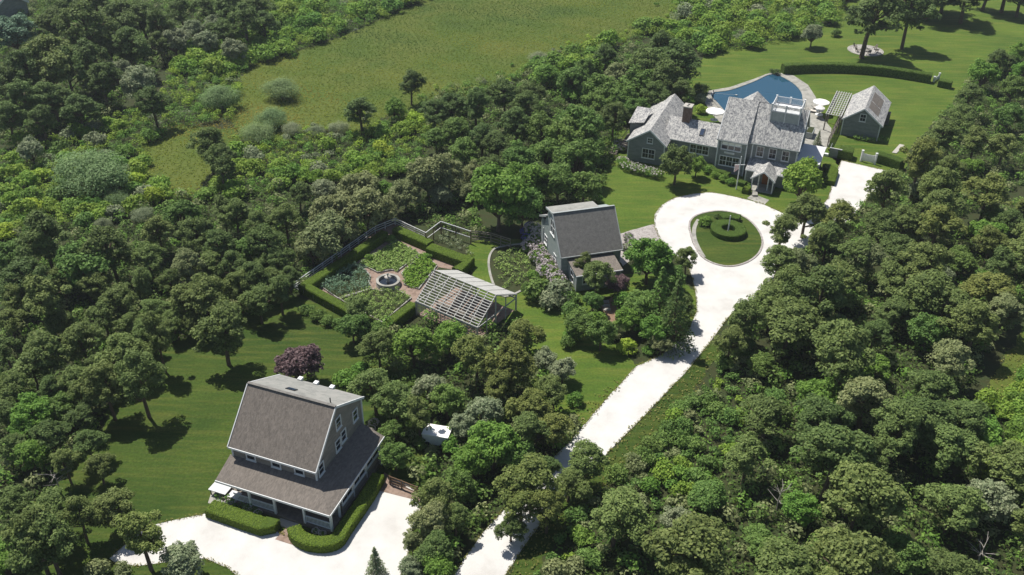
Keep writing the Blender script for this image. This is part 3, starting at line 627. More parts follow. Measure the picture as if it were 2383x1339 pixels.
def hedge(P, wd, h, label, leaf='leaf_hedge', group=None, dens=130, size=.11, smooth=0, cat='hedge'):
    if smooth: P = smooth_path(P, smooth)
    n = len(P); o = Vector((P[0].x, P[0].y, 0)); Q = [Vector((p.x-o.x, p.y-o.y, 0)) for p in P]; prof = [(-.5, 0), (-.5, .92), (-.42, 1.0), (.42, 1.0), (.5, .92), (.5, 0)]
    vs, fs, cen = [], [], []
    for i in range(n):
        d = (Q[min(i+1, n-1)]-Q[max(i-1, 0)]).normalized(); nn = Vector((d.y, -d.x, 0))
        k = 1.0
        if 0 < i < n-1:
            d1 = (Q[i]-Q[i-1]).normalized(); k = 1/max(.55, abs(d1.dot(d)))
        for s, t_ in prof: vs.append(tuple(Q[i]+nn*s*wd*k+Vector((0, 0, t_*h))))
    m_ = len(prof)
    for i in range(n-1):
        for j in range(m_-1): fs.append((i*m_+j, i*m_+j+1, (i+1)*m_+j+1, (i+1)*m_+j))
    fs += [tuple(range(m_)), tuple((n-1)*m_+j for j in range(m_))[::-1]]
    root = tag(MB().add(vs, fs).build('hedge', 'hedge_core'), label, cat, group); root.location = o
    V = np.array(vs); quads = []
    for f in fs:
        if len(f) > 4: f = (f[0], f[1], f[4], f[5])
        a, b, c_, d_ = V[list(f)]
        ar = np.linalg.norm(np.cross(b-a, d_-a)); k = max(2, int(ar*dens))
        uv = RS.random_sample((k, 2)); p = a+(b-a)*uv[:, :1]*1.0+(d_-a)*uv[:, 1:]*(1-uv[:, :1])+(c_-b)*uv[:, 1:]*uv[:, :1]
        nr = np.cross(b-a, d_-a); nr = nr/max(1e-6, np.linalg.norm(nr))
        mid = V.mean(0)
        nrm = nr+RS.normal(size=(k, 3))*.22; nrm /= np.linalg.norm(nrm, axis=1)[:, None]
        t = np.cross(nrm, RS.normal(size=(k, 3))); t /= np.linalg.norm(t, axis=1)[:, None]; bb = np.cross(nrm, t)
        s_ = size*(.6+.8*RS.random_sample(k))[:, None]*.5; t *= s_; bb *= s_*.7; p = p+nrm*.03
        quads.append(np.stack([p-t-bb, p+t-bb, p+t+bb, p-t+bb], 1))
    me = leaf_mesh('leaves', np.concatenate(quads), leaf, RS); q = bpy.data.objects.new('leaves', me); C.objects.link(q); q.parent = root; q['kind'] = 'stuff'
    return root
def plants(name, poly, d, hr_, rr, mat, label, n=26, size=.2, seed=3, cat='plants', flowers=None, z0=.03):
    """a bed of low plants nobody could count: one object"""
    rnd = random.Random(seed); rs = np.random.RandomState(seed); Q = []
    for x, y in scatter(poly, d, rnd):
        h = rnd.uniform(*hr_); r = rnd.uniform(*rr)
        Q.append(leaves(rs, (x, y, z0+h*.55), (r, r, h*.55), n, size, up=.5, asp=.7, lo=-.3))
    me = leaf_mesh(name, np.concatenate(Q), mat, rs); o = bpy.data.objects.new(name, me); C.objects.link(o)
    return tag(o, label, cat, kind='stuff')
def gpoly(pts): return [(p.x, p.y) for p in (g(x, y) for x, y in pts)]

# white fence round the kitchen garden
WF = tops([CG(*p) for p in ((1300,245),(1020,115),(835,190),(95,705),(455,905),(920,1140),(1185,935))], 1.05)
fence(WF, 1.1, 'white post and rail fence round the walled kitchen garden')
TF = tops([CG(*p) for p in ((1300,245),(1440,140),(1715,230),(1750,470))], 2.0)
fence(TF[:3], 2.0, 'tall wire fence with white top rail beside the kitchen garden', 2.3, mesh=True, pmat_='wood_brown', rails=(.5, .985))
fence(tops([CG(1715,225), CG(1900,245), CG(2080,300)], 1.6), 1.6, 'dark wooden fence in shade below the big green tree', 2.0, mat='wood_grey', rails=(.2, .5, .8, .97))
# clipped hedges inside the fence (top centre lines)
hz = 1.25
hedge(tops([CG(*p) for p in ((1190,885),(908,1100),(690,990),(470,870),(195,718),(560,480),(925,228))], hz), 1.15, hz, 'long clipped hedge along three sides of the kitchen garden', group=None)
hedge(tops([CG(*p) for p in ((1025,195),(1345,330))], hz), 1.4, hz, 'short clipped hedge along the far side of the kitchen garden')
hedge(tops([CG(*p) for p in ((1335,360),(1700,490),(1590,575))], hz), 1.6, hz, 'clipped L shaped hedge behind the white garden frame')
# raised beds
def bed(pts, label, mat='soil'):
    P = px_poly([CG(*p) for p in pts], .02); root = empty('garden_bed', (P[0].x, P[0].y, 0), 0, label, 'garden bed'); o = root.location
    Q = [p-o for p in P]
    e = ring([Vector((q.x, q.y, 0)) for q in Q], .16, .0, .22).build('stone_edging', 'stone_pale', root)
    s = sheet('bed_soil', [Vector((q.x, q.y, .12)) for q in Q], 'soil', root, None)
    return [(p.x, p.y) for p in P]
b1 = bed(((700,530),(1040,325),(1245,450),(1040,600),(985,588),(865,612)), 'stone edged garden bed of pale green leaves behind the fountain')
b2 = bed(((1085,622),(1290,440),(1400,555),(1235,765),(1110,725),(1120,670)), 'stone edged garden bed of bright greens beside the white frame')
b3 = bed(((350,745),(640,545),(750,600),(790,650),(775,700),(800,760),(500,850)), 'stone edged garden bed of blue green foliage along the hedge')
b4 = bed(((520,860),(800,770),(880,790),(1040,775),(1165,850),(905,1070)), 'stone edged garden bed of mixed flowers beside the front hedge corner')
plants('leafy_crop', b1, .34, (.25, .5), (.25, .38), 'leaf_veg', 'pale green leafy crop filling the bed behind the fountain', 22, .2, 4)
plants('leafy_crop', b2, .36, (.35, .7), (.25, .4), 'leaf_scrub', 'bright green leafy crop in the bed beside the white frame', 26, .2, 5)
plants('rose_planting', b3, .55, (.6, 1.2), (.3, .5), 'leaf_blue', 'blue green roses filling the bed along the hedge', 40, .16, 6)
plants('flower_planting', b4, .5, (.4, .9), (.28, .42), 'leaf_veg', 'mixed pale green flower planting in the front garden bed', 34, .16, 7)
plants('vegetable_plants', gpoly([(1150,605),(1170,585),(1222,580),(1235,640),(1215,660),(1175,675)]), .75, (.3, .7), (.4, .7), 'leaf_veg', 'clumps of vegetables in the curved patch beside the studio', 34, .2, 8)
plants('cottage_border', gpoly([C2(*p) for p in ((200,600),(480,690),(850,860),(780,900),(440,800),(200,720))]), .5, (.4, .8), (.25, .4), 'leaf_green', 'leafy planting between the cottage porch and the clipped hedge', 34, .16, 9)
plants('rock_garden', gpoly([CG(*p) for p in ((1390,300),(1480,260),(1700,390),(1740,460),(1600,400),(1450,350))]), .7, (.3, .8), (.3, .5), 'leaf_grey', 'grey green rock garden plants beside the tall wire fence', 30, .18, 10)
plants('pool_house_border', gpoly([C7(*p) for p in ((800,850),(1240,880),(1230,940),(1000,930),(780,900))]), .55, (.5, .9), (.3, .45), 'leaf_green', 'leafy border growing under the pool house gable', 34, .18, 12)
# fountain
fc = g(*CG(960, 720)); FN = empty('fountain', fc, 0, 'round stone fountain at the centre of the brick garden paths', 'fountain')
MB().lathe([(1.55,0),(1.6,.08),(1.5,.62),(1.56,.66),(1.56,.74),(1.22,.74),(1.2,.4),(.0,.4)], 28).build('basin_wall', 'stone_pale', FN, False)
MB().lathe([(1.2,.45),(.01,.451)], 24).build('water', 'glass', FN)
MB().lathe([(.3,.4),(.18,.6),(.12,1.0),(.42,1.12),(.46,1.2),(.1,1.16),(.08,1.5),(.16,1.62),(.02,1.8)], 14).build('pedestal', 'concrete', FN, True)
MB().lathe([(2.6,.03),(2.5,.05)], 32).build('paving_ring', 'brick', FN)

# white garden frame (gabled, open lattice roof)
GF = empty('lattice_arbor', (-11.71, 96.01, 0), R(-34.5), 'white gabled garden frame with open lattice roof over brick paving', 'arbor')
Lu, Wv, ze, zr, vr, zb = 9.34, 8.02, 1.95, 4.55, 3.7, 2.4
for i in range(9):
    u = Lu*i/8
    MB().bar((u,0,ze),(u,vr,zr),.1,.12).build('rafter', 'weathered_white', GF); MB().bar((u,Wv,zb),(u,vr,zr),.1,.12).build('rafter', 'weathered_white', GF)
for i in range(14):
    t_ = i/13; MB().bar((-.1,vr*t_,ze+(zr-ze)*t_+.1),(Lu+.1,vr*t_,ze+(zr-ze)*t_+.1),.1,.07).build('slat', 'weathered_white', GF)
for i in range(6):
    a_, b_ = Lu*i/6+.07, Lu*(i+1)/6-.07
    MB().slab([(a_,vr+.05,zr+.08),(b_,vr+.05,zr+.08),(b_,Wv+.1,zb+.06),(a_,Wv+.1,zb+.06)], .04).build('panel', 'weathered_white', GF)
for u in (0, Lu/3, 2*Lu/3, Lu):
    for v in (0, Wv): MB().box(u-.08,u+.08,v-.08,v+.08,0,ze if v == 0 else zb).build('post', 'weathered_white', GF)
for u in (0, Lu):
    MB().box(u-.07,u+.07,vr-.07,vr+.07,0,zr-.1).build('post', 'weathered_white', GF); MB().bar((u,0,ze-.1),(u,Wv,ze-.1),.1,.14).build('tie_beam', 'weathered_white', GF)
    for v in (1.9, 5.8): MB().box(u-.05,u+.05,v-.05,v+.05,0,3.2).build('stud', 'weathered_white', GF)
for v in (0, Wv): MB().bar((0,v,ze-.1),(Lu,v,ze-.1),.1,.14).build('plate', 'weathered_white', GF)
for i in range(16):
    u = Lu*(i+.5)/16; MB().box(u-.02,u+.02,-.03,.03,.1,ze-.18).build('lattice_lath', 'weathered_white', GF)
for z in (.5, 1.0, 1.45): MB().bar((0,-.05,z),(Lu,-.05,z),.04).build('lattice_lath', 'weathered_white', GF)
MB().box(.15,Lu-.15,.15,Wv-.15,.025,.05).build('brick_floor', 'brick', GF)
for a in (1.2, 3.6, 6.2): 
    MB().box(a,a+1.8,2.4,3.2,.05,.75).build('potting_bench', 'wood_grey', GF)
# cottage hedges
hedge([g(*C2(*p), .85) for p in ((100,720),(300,790),(560,880),(800,960),(900,935),(930,890))], 1.5, .95, 'clipped green hedge in front of the cottage porch flower bed')
hedge([g(*C2(*p), .85) for p in ((1215,1000),(1260,1095),(1400,1170),(1600,1195),(1770,1150),(1870,1010),(2000,820),(2180,560),(2330,310))], 1.25, .95, 'clipped green hedge curving round the cottage porch corner', smooth=4)
# rail fence by the cottage
fence([g(908,1128), g(935,1138), g(972,1153)], 1.15, 'brown split rail fence at the edge of the parking court', 1.5, mat='wood_brown', rails=(.3, .62, .92))
# driveway island: ring hedge with pole, clipped shrubs
ic = g(*C8(985, 600)); nh = 26
hedge([ic+Vector((math.cos(2*math.pi*i/nh)*1.75, math.sin(2*math.pi*i/nh)*1.75, 0)) for i in range(nh+1)], 1.5, .85, 'round ring shaped hedge on the driveway island', 'leaf_hedge_dark')
fp = empty('flagpole', ic, 0, 'bare white flagpole rising from the ring hedge on the driveway island', 'flagpole')
MB().tube([(0,0,0),(0,0,1.5),(0,0,2.7)], [.11,.09,.06], 8).build('pole', 'white_paint', fp); MB().lathe([(.02,2.7),(.09,2.77),(.02,2.86)], 8).build('finial', 'white_paint', fp)
hedge([g(*C8(890, 420), .5), g(*C8(1000, 400), .5), g(*C8(1130, 430), .5)], 1.5, .9, 'clipped wedge of hedge at the far end of the driveway island', 'leaf_hedge_dark')
# rear lawn hedge, gates, walls
hedge([g(x, y, 1.3) for x, y in ((1822,156),(1880,153),(1950,153),(2020,157),(2090,165),(2168,178))], 1.5, 1.75, 'long curved dark hedge dividing the rear lawn', 'leaf_hedge_dark', smooth=4, dens=30, size=.22)
hedge([g(2185,190,.9), g(2215,196,.9)], 1.5, 1.4, 'short hedge stub on the wood side of the white lawn gate', 'leaf_hedge_dark', dens=30)
def gate(P, Q, h, label, dip=.25):
    root = empty('gate', (P.x, P.y, 0), 0, label, 'gate'); d = Q-P; d.z = 0; n = 10
    for p in (Vector((0,0,0)), d):
        q = MB().box(p.x-.14, p.x+.14, p.y-.14, p.y+.14, 0, h+.15).build('post', 'white_paint', root); MB().box(p.x-.18, p.x+.18, p.y-.18, p.y+.18, h+.15, h+.24).build('cap', 'white_paint', q)
    for i in range(n):
        a, b = d*((i+.06)/n), d*((i+.94)/n); t_ = abs((i+.5)/n-.5)*2
        MB().bar((a.x,a.y,h/2-.1+.05), (b.x,b.y,h/2-.1+.05), .06, h-.2-dip*(1-t_*t_)).build('board', 'white_paint', root)
    for z in (.3, h-.5): MB().bar((0,0,z), (d.x,d.y,z), .1, .1).build('rail', 'white_paint', root)
gate(g(*C7(870, 1190)), g(*C7(1065, 1235)), 1.75, 'white boarded gate with dipped top between the hedges by the parking', .35)
gate(g(*C5(0,0)), g(*C5(0,0)), .1, 'x') if False else None
gate(g(2172,192), g(2184,184), 1.0, 'small white gate at the end of the curved lawn hedge', .1)
hedge([g(2040,362,1.0), g(2075,372,1.0), g(2100,382,1.0)], 1.5, 1.6, 'dark clipped hedge beside the dipped white gate', 'leaf_hedge_dark')
hedge([g(1952,352,.9), g(1985,358,.9)], 2.2, 1.6, 'broad dark hedge between the pool house and the dipped gate', 'leaf_hedge_dark')
hedge([g(1925,385,.5), g(1938,398,.5), g(1930,425,.5)], 1.6, .8, 'low clipped hedge bordering the upper parking area', 'leaf_hedge')
fence([g(*C7(395,985)), g(*C7(490,800)), g(*C7(600,600))], 1.9, 'dark wooden screen fence running up to the pool house pergola', 1.8, mat='wood_grey', rails=(.15, .3, .45, .6, .75, .9, .985))
tag(MB().slab([tuple(p) for p in ccw([g(*C7(*q))+Vector((0,0,.12)) for q in ((1310,1075),(1420,955),(1490,970),(1375,1085))])], .1).build('stone_slab', 'concrete'), 'pale concrete slab on the grass beside the wood', 'slab')
bw = empty('shower_enclosure', g(*C7(410, 1130)), R(-24), 'small grey boarded enclosure with white bench beside the flat roofed addition', 'enclosure')
for x0, x1, y0, y1 in ((0,1.9,0,.08),(0,.08,.083,2.2),(1.82,1.9,.083,2.2)): MB().box(x0,x1,y0,y1,0,1.6).build('wall', 'wall_shingle', bw)
MB().box(-.05,1.95,-.03,.11,1.603,1.7).build('cap', 'white_paint', bw); MB().box(-.9,-.1,.0,.5,.0,.45).build('bench', 'white_paint', bw)
# hedge along main house front
hedge([g(*C4(1390,1130),.5), g(*C4(1480,1215),.5), g(*C4(1600,1245),.5), g(*C4(1690,1270),.5)], 1.0, .9, 'low clipped hedge curving along the main house front wall', 'leaf_hedge_dark', smooth=3)
hedge([g(*C6(235,500),.4), g(*C6(330,530),.4)], 1.0, .7, 'low square clipped hedge beside the front flagpole', 'leaf_hedge_dark')
hedge([g(*C6(300,600),.4), g(*C6(385,625),.4)], 1.2, .8, 'bright clipped box hedge beside the portico step', 'leaf_hedge')
# flagpole with yard and flag by the portico
f2 = empty('flagpole', g(1713, 441), 0, 'white flagpole with a drooping flag beside the main house portico', 'flagpole')
MB().tube([(0,0,0),(0,0,5.6)], [.1,.06], 8).build('pole', 'white_paint', f2); MB().bar((-.8,0,4.2),(.8,0,4.2),.07).build('yard', 'white_paint', f2)
fl = MB(); 
for i in range(5): fl.box(-.78+i*.15,-.69+i*.15,-.03+.05*(i % 2),.02+.05*(i % 2),2.95+.12*i,4.1)
fl = fl.build('flag', 'canvas', f2)
st_ = MB()
for i in range(4): st_.box(-.688+i*.15,-.632+i*.15,0,.05,2.98+.12*i,4.08)
st_.build('stripe', 'flag_red', fl)
# parasols
def parasol(P, label, r=1.45, h=2.5):
    root = empty('parasol', P, 0, label, 'parasol'); k = 8; mb = MB(); vs = [(0,0,h+.45)]
    for i in range(k*2):
        a = math.pi*i/k; rr = r*(1 if i % 2 == 0 else .955); vs.append((math.cos(a)*rr, math.sin(a)*rr, h-.12))
    for i in range(k*2):
        a = math.pi*i/k; rr = r*(1 if i % 2 == 0 else .955); vs.append((math.cos(a)*rr, math.sin(a)*rr, h-.3))
    n = k*2
    mb.add(vs, [(0, 1+i, 1+(i+1) % n) for i in range(n)]+[(1+i, 1+n+i, 1+n+(i+1) % n, 1+(i+1) % n) for i in range(n)]).build('canopy', 'canvas', root)
    MB().tube([(0,0,0),(0,0,h+.5)], .035).build('pole', 'wood_grey', root); MB().lathe([(.3,0),(.3,.1),(.06,.12)], 12).build('base', 'concrete', root)
    for i in range(k):
        a = 2*math.pi*i/k; MB().bar((0,0,h+.38),(math.cos(a)*r*.97,math.sin(a)*r*.97,h-.16),.03).build('rib', 'wood_grey', root)
    MB().lathe([(.7,.7),(.72,.74),(.0,.75)], 16).build('table', 'white_paint', root)
    return root
parasol(g(*C5(150,470), 2.5)-Vector((0,0,2.5)), 'white round parasol on the terrace behind the link roof', 1.65)
parasol(g(*C5(1655,340), 2.5)-Vector((0,0,2.5)), 'white round parasol on the pool terrace beside the lattice pergola', 1.5)
parasol(g(*C5(1640,425), 2.1)-Vector((0,0,2.1)), 'smaller white parasol just in front of the pool terrace parasol', .85, 2.1)
# terrace loungers and planters
def lounger(P, rz, label):
    root = empty('lounger', P, rz, label, 'lounger', None); MB().box(-.35,.35,-.95,.45,.3,.42).build('seat', 'cushion', root)
    MB().slab([(-.35,.46,.42),(.35,.46,.42),(.35,1.0,.85),(-.35,1.0,.85)], .1).build('backrest', 'cushion', root)
    for x in (-.3,.3):
        for y in (-.85,.4): MB().box(x-.04,x+.04,y-.04,y+.04,0,.3).build('leg', 'wood_grey', root)
lounger(g(*C5(1580,460)), R(60), 'cream lounger under the pool terrace parasols'); lounger(g(*C5(1530,500)), R(60), 'cream lounger beside the stone terrace path behind the roof deck')
pl = empty('planter', g(*C5(1480,830)), R(-24), 'dark long planter box against the right end of the main house', 'planter'); MB().box(-.6,.6,-1.4,1.4,0,1.1).build('box', 'grey_paint', pl); MB().box(-.5,.5,-1.3,1.3,1.1,1.14).build('soil', 'soil', pl)
# cottage patio tables
def table(P, rz, lx, ly, h, label, mat='membrane'):
    root = empty('patio_table', P, rz, label, 'table'); MB().box(-lx/2,lx/2,-ly/2,ly/2,h-.07,h).build('tabletop', mat, root)
    for x in (-1,1):
        for y in (-1,1): MB().box(x*lx*.42-.04,x*lx*.42+.04,y*ly*.4-.04,y*ly*.4+.04,0,h-.07).build('leg', 'wood_grey', root)
    return root
def chair(P, rz, label, mat='wood_grey', group=None):
    root = empty('garden_chair', P, rz, label, 'chair', group); MB().box(-.3,.3,-.3,.3,.36,.42).build('seat', mat, root); MB().slab([(-.3,.3,.42),(.3,.3,.42),(.3,.5,1.0),(-.3,.5,1.0)], .06).build('backrest', mat, root)
    for x in (-.27,.27):
        for y in (-.27,.27): MB().box(x-.03,x+.03,y-.03,y+.03,0,.36).build('leg', mat, root)
        MB().box(x-.06,x+.06,-.32,.42,.6,.64).build('armrest', mat, root)
    return root
pt_ = g(*C2(245, 480), .75); pt_.z = 0; table(pt_, R(-20), 1.9, 1.3, .75, 'pale rectangular table at the end of the cottage porch')
pt_ = g(*C2(430, 575), .6); pt_.z = 0; table(pt_, R(-20), 1.1, .9, .6, 'small pale table beside the porch railing of the cottage')
chair(g(*C2(330,470)), R(-60), 'grey garden chair tucked in between the cottage patio tables'); chair(g(*C2(520,520)), R(120), 'grey garden chair under the open end of the cottage porch')
# fire pit
fpit = g(2014, 118); FP = empty('fire_pit', fpit, 0, 'round pebble fire pit circle on the rear lawn beneath the tall tree', 'fire pit')
MB().lathe([(3.75,0),(3.75,.09),(3.4,.09),(3.38,.05)], 36).build('rim', 'stone_pale', FP); MB().lathe([(3.39,.02),(3.39,.05),(.01,.052)], 36).build('pebbles', 'pebble', FP)
rr = random.Random(5)
for i in range(14):
    a = 2*math.pi*i/14; x, y = math.cos(a)*1.0, math.sin(a)*1.0; MB().lathe([(.1,0),(.24,.1),(.2,.32),(.05,.4)], 6, (x, y, .03)).build('stone', 'stone_pale', FP)
for i, a in enumerate((20, 80, 140, 205, 270, 330)):
    chair(fpit+Vector((math.cos(R(a))*2.3, math.sin(R(a))*2.3, .05)), R(a-90), 'weathered wooden armchair facing the fire pit', 'wood_grey', 'armchairs round the fire pit')
# white shed / trailer among the trees
sd = empty('white_shed', g(1018, 1030), R(-12), 'small white flat-topped trailer parked among the trees behind the cottage', 'trailer')
MB().box(-1.35,1.35,-.8,.8,.35,1.55).build('body', 'white_paint', sd); MB().box(-1.4,1.4,-.85,.85,1.553,1.62).build('roof', 'canvas', sd)
for x in (-.8,.8):
    w_ = MB().lathe([(.02,-.12),(.32,-.12),(.32,.12),(.02,.12)], 14).build('wheel', 'metal_dark', sd); w_.rotation_euler = (R(90),0,0); w_.location = (x,-.82,.33)
# stepping stones
for i, (x, y) in enumerate(((1409,703),(1411,712),(1413,721))):
    p = g(x, y); tag(MB().box(p.x-.45,p.x+.45,p.y-.3,p.y+.3,.02,.09).build('stepping_stone', 'stone_pale'), 'square pale stepping stone on the clay path below the studio', 'stepping stone', 'stepping stones below the studio')
for k in range(3): 
    p = g(*C6(455, 650+k*22)); tag(MB().box(p.x-.4,p.x+.4,p.y-.25,p.y+.25,.1,.28).build('stone_step', 'stone_pale'), 'pale stone step beside the front walk of the portico', 'step', 'stone steps by the front walk')
# person cleaning the pool with a long pole
pp = g(*C4(1445, 195)); PE = empty('person', pp, R(-60), 'person in dark trousers and pale shirt holding a long pole at the pool edge', 'person')
def skin_body(name, verts, edges, radii, mat, parent):
    me = bpy.data.meshes.new(name); me.from_pydata(verts, edges, []); ob = bpy.data.objects.new(name, me); C.objects.link(ob); ob.parent = parent
    md = ob.modifiers.new('skin', 'SKIN'); ss = ob.modifiers.new('sub', 'SUBSURF'); ss.levels = 1; ss.render_levels = 1
    for i, r_ in enumerate(radii): me.skin_vertices[0].data[i].radius = (r_, r_)
    me.skin_vertices[0].data[0].use_root = True
    me.materials.append(MATS[mat]); return ob
bv = [(0,0,.95),(0,0,1.2),(0,.02,1.45),(0,.02,1.55),(0,.0,1.66),(-.2,.02,1.42),(-.28,.12,1.18),(-.16,.36,1.1),(.2,.02,1.42),(.28,.14,1.2),(.14,.4,1.2),(-.1,0,.9),(-.12,.05,.48),(-.12,-.02,.06),(-.12,.14,.04),(.1,0,.9),(.13,.08,.48),(.13,.02,.06),(.13,.18,.04)]
be = [(0,1),(1,2),(2,3),(3,4),(2,5),(5,6),(6,7),(2,8),(8,9),(9,10),(0,11),(11,12),(12,13),(13,14),(0,15),(15,16),(16,17),(17,18)]
br = [.15,.14,.15,.055,.1,.06,.05,.04,.06,.05,.04,.1,.075,.05,.045,.1,.075,.05,.045]
skin_body('body', bv, be, br, 'person_dark', PE)
MB().lathe([(.17,.98),(.18,1.2),(.2,1.42),(.08,1.52)], 10).build('shirt', 'person_shirt', PE, True)
MB().lathe([(.03,1.56),(.085,1.6),(.1,1.7),(.08,1.79),(.02,1.83)], 10).build('head', 'skin', PE, True)
MB().lathe([(.104,1.68),(.1,1.78),(.03,1.845)], 10).build('hair', 'person_dark', PE, True)
pn = empty('pool_net', pp, R(-60), 'long pale pool cleaning pole reaching over the water', 'pole'); MB().tube([(.0,.1,1.0),(.15,.5,1.15),(.6,5.2,.2)], .03).build('pole', 'white_paint', pn); MB().box(.45,.8,5.1,5.5,.16,.22).build('net', 'grey_paint', pn)
# ================================================================ TREES AND SHRUBS
def limb_mesh(name, trunk, limbs, mat='bark', n=6):
    mb = MB(); mb.tube(trunk[0], trunk[1], n)
    for pts, rad in limbs: mb.tube(pts, rad, 4)
    me = bpy.data.meshes.new(name); me.from_pydata(mb.v, [], mb.f); me.update(); me.materials.append(MATS[mat]); return me
def proto_pine(seed, spread=1.0, tall=1.0, nc=34, npl=150):
    """wind-shaped pine: bare bent trunk, limbs, irregular puffs of needles. crown width 5, height 6.5"""
    rs = np.random.RandomState(seed); rnd = random.Random(seed); Q = []; limbs = []; lean = Vector((rnd.uniform(-.5, .5), rnd.uniform(-.5, .5), 0))
    H = 6.5*tall; tp = [Vector((0,0,-.1)), lean*.25+Vector((rnd.uniform(-.12,.12),0,H*.28)), lean*.6+Vector((0,rnd.uniform(-.15,.15),H*.55)), lean+Vector((0,0,H*.85))]
    gap = rnd.uniform(0, 6.28)
    for i in range(nc):
        a = rnd.uniform(0, 6.28); rr = math.sqrt(rnd.random())
        if abs((a-gap+3.14) % 6.28-3.14) < .5 and rr > .5: rr *= .5
        rmax = (1.55+.55*math.sin(3*a+seed)+rnd.uniform(-.2,.3))*spread
        r = rr*rmax; dome = 1-(rr**2)*.62
        z = H*(.4+.5*dome*rnd.uniform(.72, 1.06)) if rnd.random() < .8 else H*rnd.uniform(.36, .55)
        c = lean*(z/H)+Vector((math.cos(a)*r, math.sin(a)*r, z)); s = rnd.uniform(.3, .62)
        Q.append(leaves(rs, c, (s*1.1, s*1.1, s*.8), int(npl*(.35+s)), .19, up=.7, asp=.75, shell=.55, lo=-.35))
        t0 = tp[1].lerp(tp[3], min(.95, max(0, (z/H-.35)/.55))); t0 = Vector((t0.x, t0.y, max(H*.25, z-.5-r*.25)))
        if i % 4 == 0: limbs.append(([t0, t0.lerp(c, .55)+Vector((0,0,.12)), c], [.07, .05, .02]))
    # needles thinned where a few bare twigs show
    return leaf_mesh('crown_pine_%d' % seed, np.concatenate(Q), 'leaf_pine', rs), limb_mesh('trunk_pine_%d' % seed, (tp, [.2, .16, .12, .05]), limbs)
def proto_round(seed, nc=44, npl=105, size=.3, zc=2.7, rz=2.1, rx=2.35, leafm='leaf_oak', rough=.25, asp=.7):
    """dense round-headed tree or big bush, crown width ~5, height ~5"""
    rs = np.random.RandomState(seed); rnd = random.Random(seed); Q = []; limbs = []
    for i in range(nc):
        d = Vector((rnd.gauss(0,1), rnd.gauss(0,1), rnd.gauss(.25,1))).normalized()
        if d.z < -.45: d.z *= -.5; d.normalize()
        k = rnd.uniform(.45, .86)*(1+rough*math.sin(2*math.atan2(d.y, d.x)+seed)*.5)
        c = Vector((d.x*rx*k, d.y*rx*k, zc+d.z*rz*k)); s = rnd.uniform(.38, .7)
        Q.append(leaves(rs, c, (s, s, s*.85), int(npl*(.4+s)), size*.75, up=.6, asp=asp, shell=.55, lo=-.5))
        if i % 3 == 0: limbs.append(([Vector((0,0,1.1)), Vector((0,0,1.1)).lerp(c,.6)+Vector((0,0,.1)), c], [.09, .06, .02]))
    return leaf_mesh('crown_round_%d' % seed, np.concatenate(Q), leafm, rs), limb_mesh('trunk_round_%d' % seed, ([Vector((0,0,-.1)), Vector((.05,0,.8)), Vector((0,.08,2.0))], [.18, .14, .1]), limbs)
def proto_shrub(seed, n=900, size=.24, h=1.5, w=1.2, lumps=9, asp=.6, up=.4, fine=1.0):
    rs = np.random.RandomState(seed); rnd = random.Random(seed); Q = []
    for i in range(lumps):
        a = rnd.uniform(0, 6.28); r = rnd.uniform(0, .75)*w; s = rnd.uniform(.35, .6)*w
        c = (math.cos(a)*r, math.sin(a)*r, h*(.35+.4*(1-(r/w)**2)*rnd.uniform(.6, 1.2))); Q.append(leaves(rs, c, (s, s, s*.75), n//lumps, size, up=up, asp=asp, shell=.5, lo=-.6))
    Q.append(leaves(rs, (0, 0, h*.35), (w*.95, w*.95, h*.4), n//4, size, up=up, asp=asp, shell=.5, lo=-.2))
    mb = MB()
    for i in range(5): 
        a = 6.28*i/5; mb.tube([(0,0,-.05),(math.cos(a)*w*.35,math.sin(a)*w*.35,h*.45)], [.04,.015], 4)
    me = bpy.data.meshes.new('stem_%d' % seed); me.from_pydata(mb.v, [], mb.f); me.update(); me.materials.append(MATS['bark'])
    return leaf_mesh('shrub_%d' % seed, np.concatenate(Q), 'leaf_scrub', rs), me
def proto_cone(seed, h=5.0, w=1.5):
    rs = np.random.RandomState(seed); rnd = random.Random(seed); Q = []; limbs = []
    for k in range(13):
        z = .5+(h-.9)*k/12; r = w*(1-k/13.2)
        for j in range(max(3, int(8*(1-k/16)))):
            a = j*6.28/max(3, int(8*(1-k/16)))+k*.7+rnd.uniform(-.2,.2); c = Vector((math.cos(a)*r*.7, math.sin(a)*r*.7, z-.15*r))
            Q.append(leaves(rs, c, (r*.36+.1, r*.36+.1, .16), 34, .24, up=.5, asp=.4)); limbs.append(([Vector((0,0,z)), c+Vector((math.cos(a)*r*.3, math.sin(a)*r*.3, -.1))], [.035,.01]))
    Q.append(leaves(rs, (0,0,h-.3), (.15,.15,.45), 50, .2))
    return leaf_mesh('crown_cone_%d' % seed, np.concatenate(Q), 'leaf_pine_dark', rs), limb_mesh('trunk_cone_%d' % seed, ([Vector((0,0,-.1)), Vector((0,0,h*.5)), Vector((0,0,h))], [.14,.09,.02]), limbs)
PINE = [proto_pine(i+1, *a) for i, a in enumerate(((1.12,1,84),(1.18,1.02,92),(1.05,1.12,76),(1.22,.92,90),(1.12,1,64),(1.2,1.06,98)))]
OAK = [proto_round(20+i, *a) for i, a in enumerate(((76,105),(84,100),(70,115),(78,105)))]
SHRUB = [proto_shrub(40+i) for i in range(5)]
WILLOW = [proto_shrub(50+i, 9000, .07, 1.5, 1.25, 16, .5, .8) for i in range(2)]
CONE = [proto_cone(60), proto_cone(61, 5.5, 1.7)]
NAMES = dict(pine=('pine_tree', 'pine tree'), oak=('broadleaf_tree', 'tree'), shrub=('shrub', 'shrub'), willow=('willow_shrub', 'shrub'), cone=('conifer', 'conifer'))
trnd = random.Random(77)
COUNT = {}
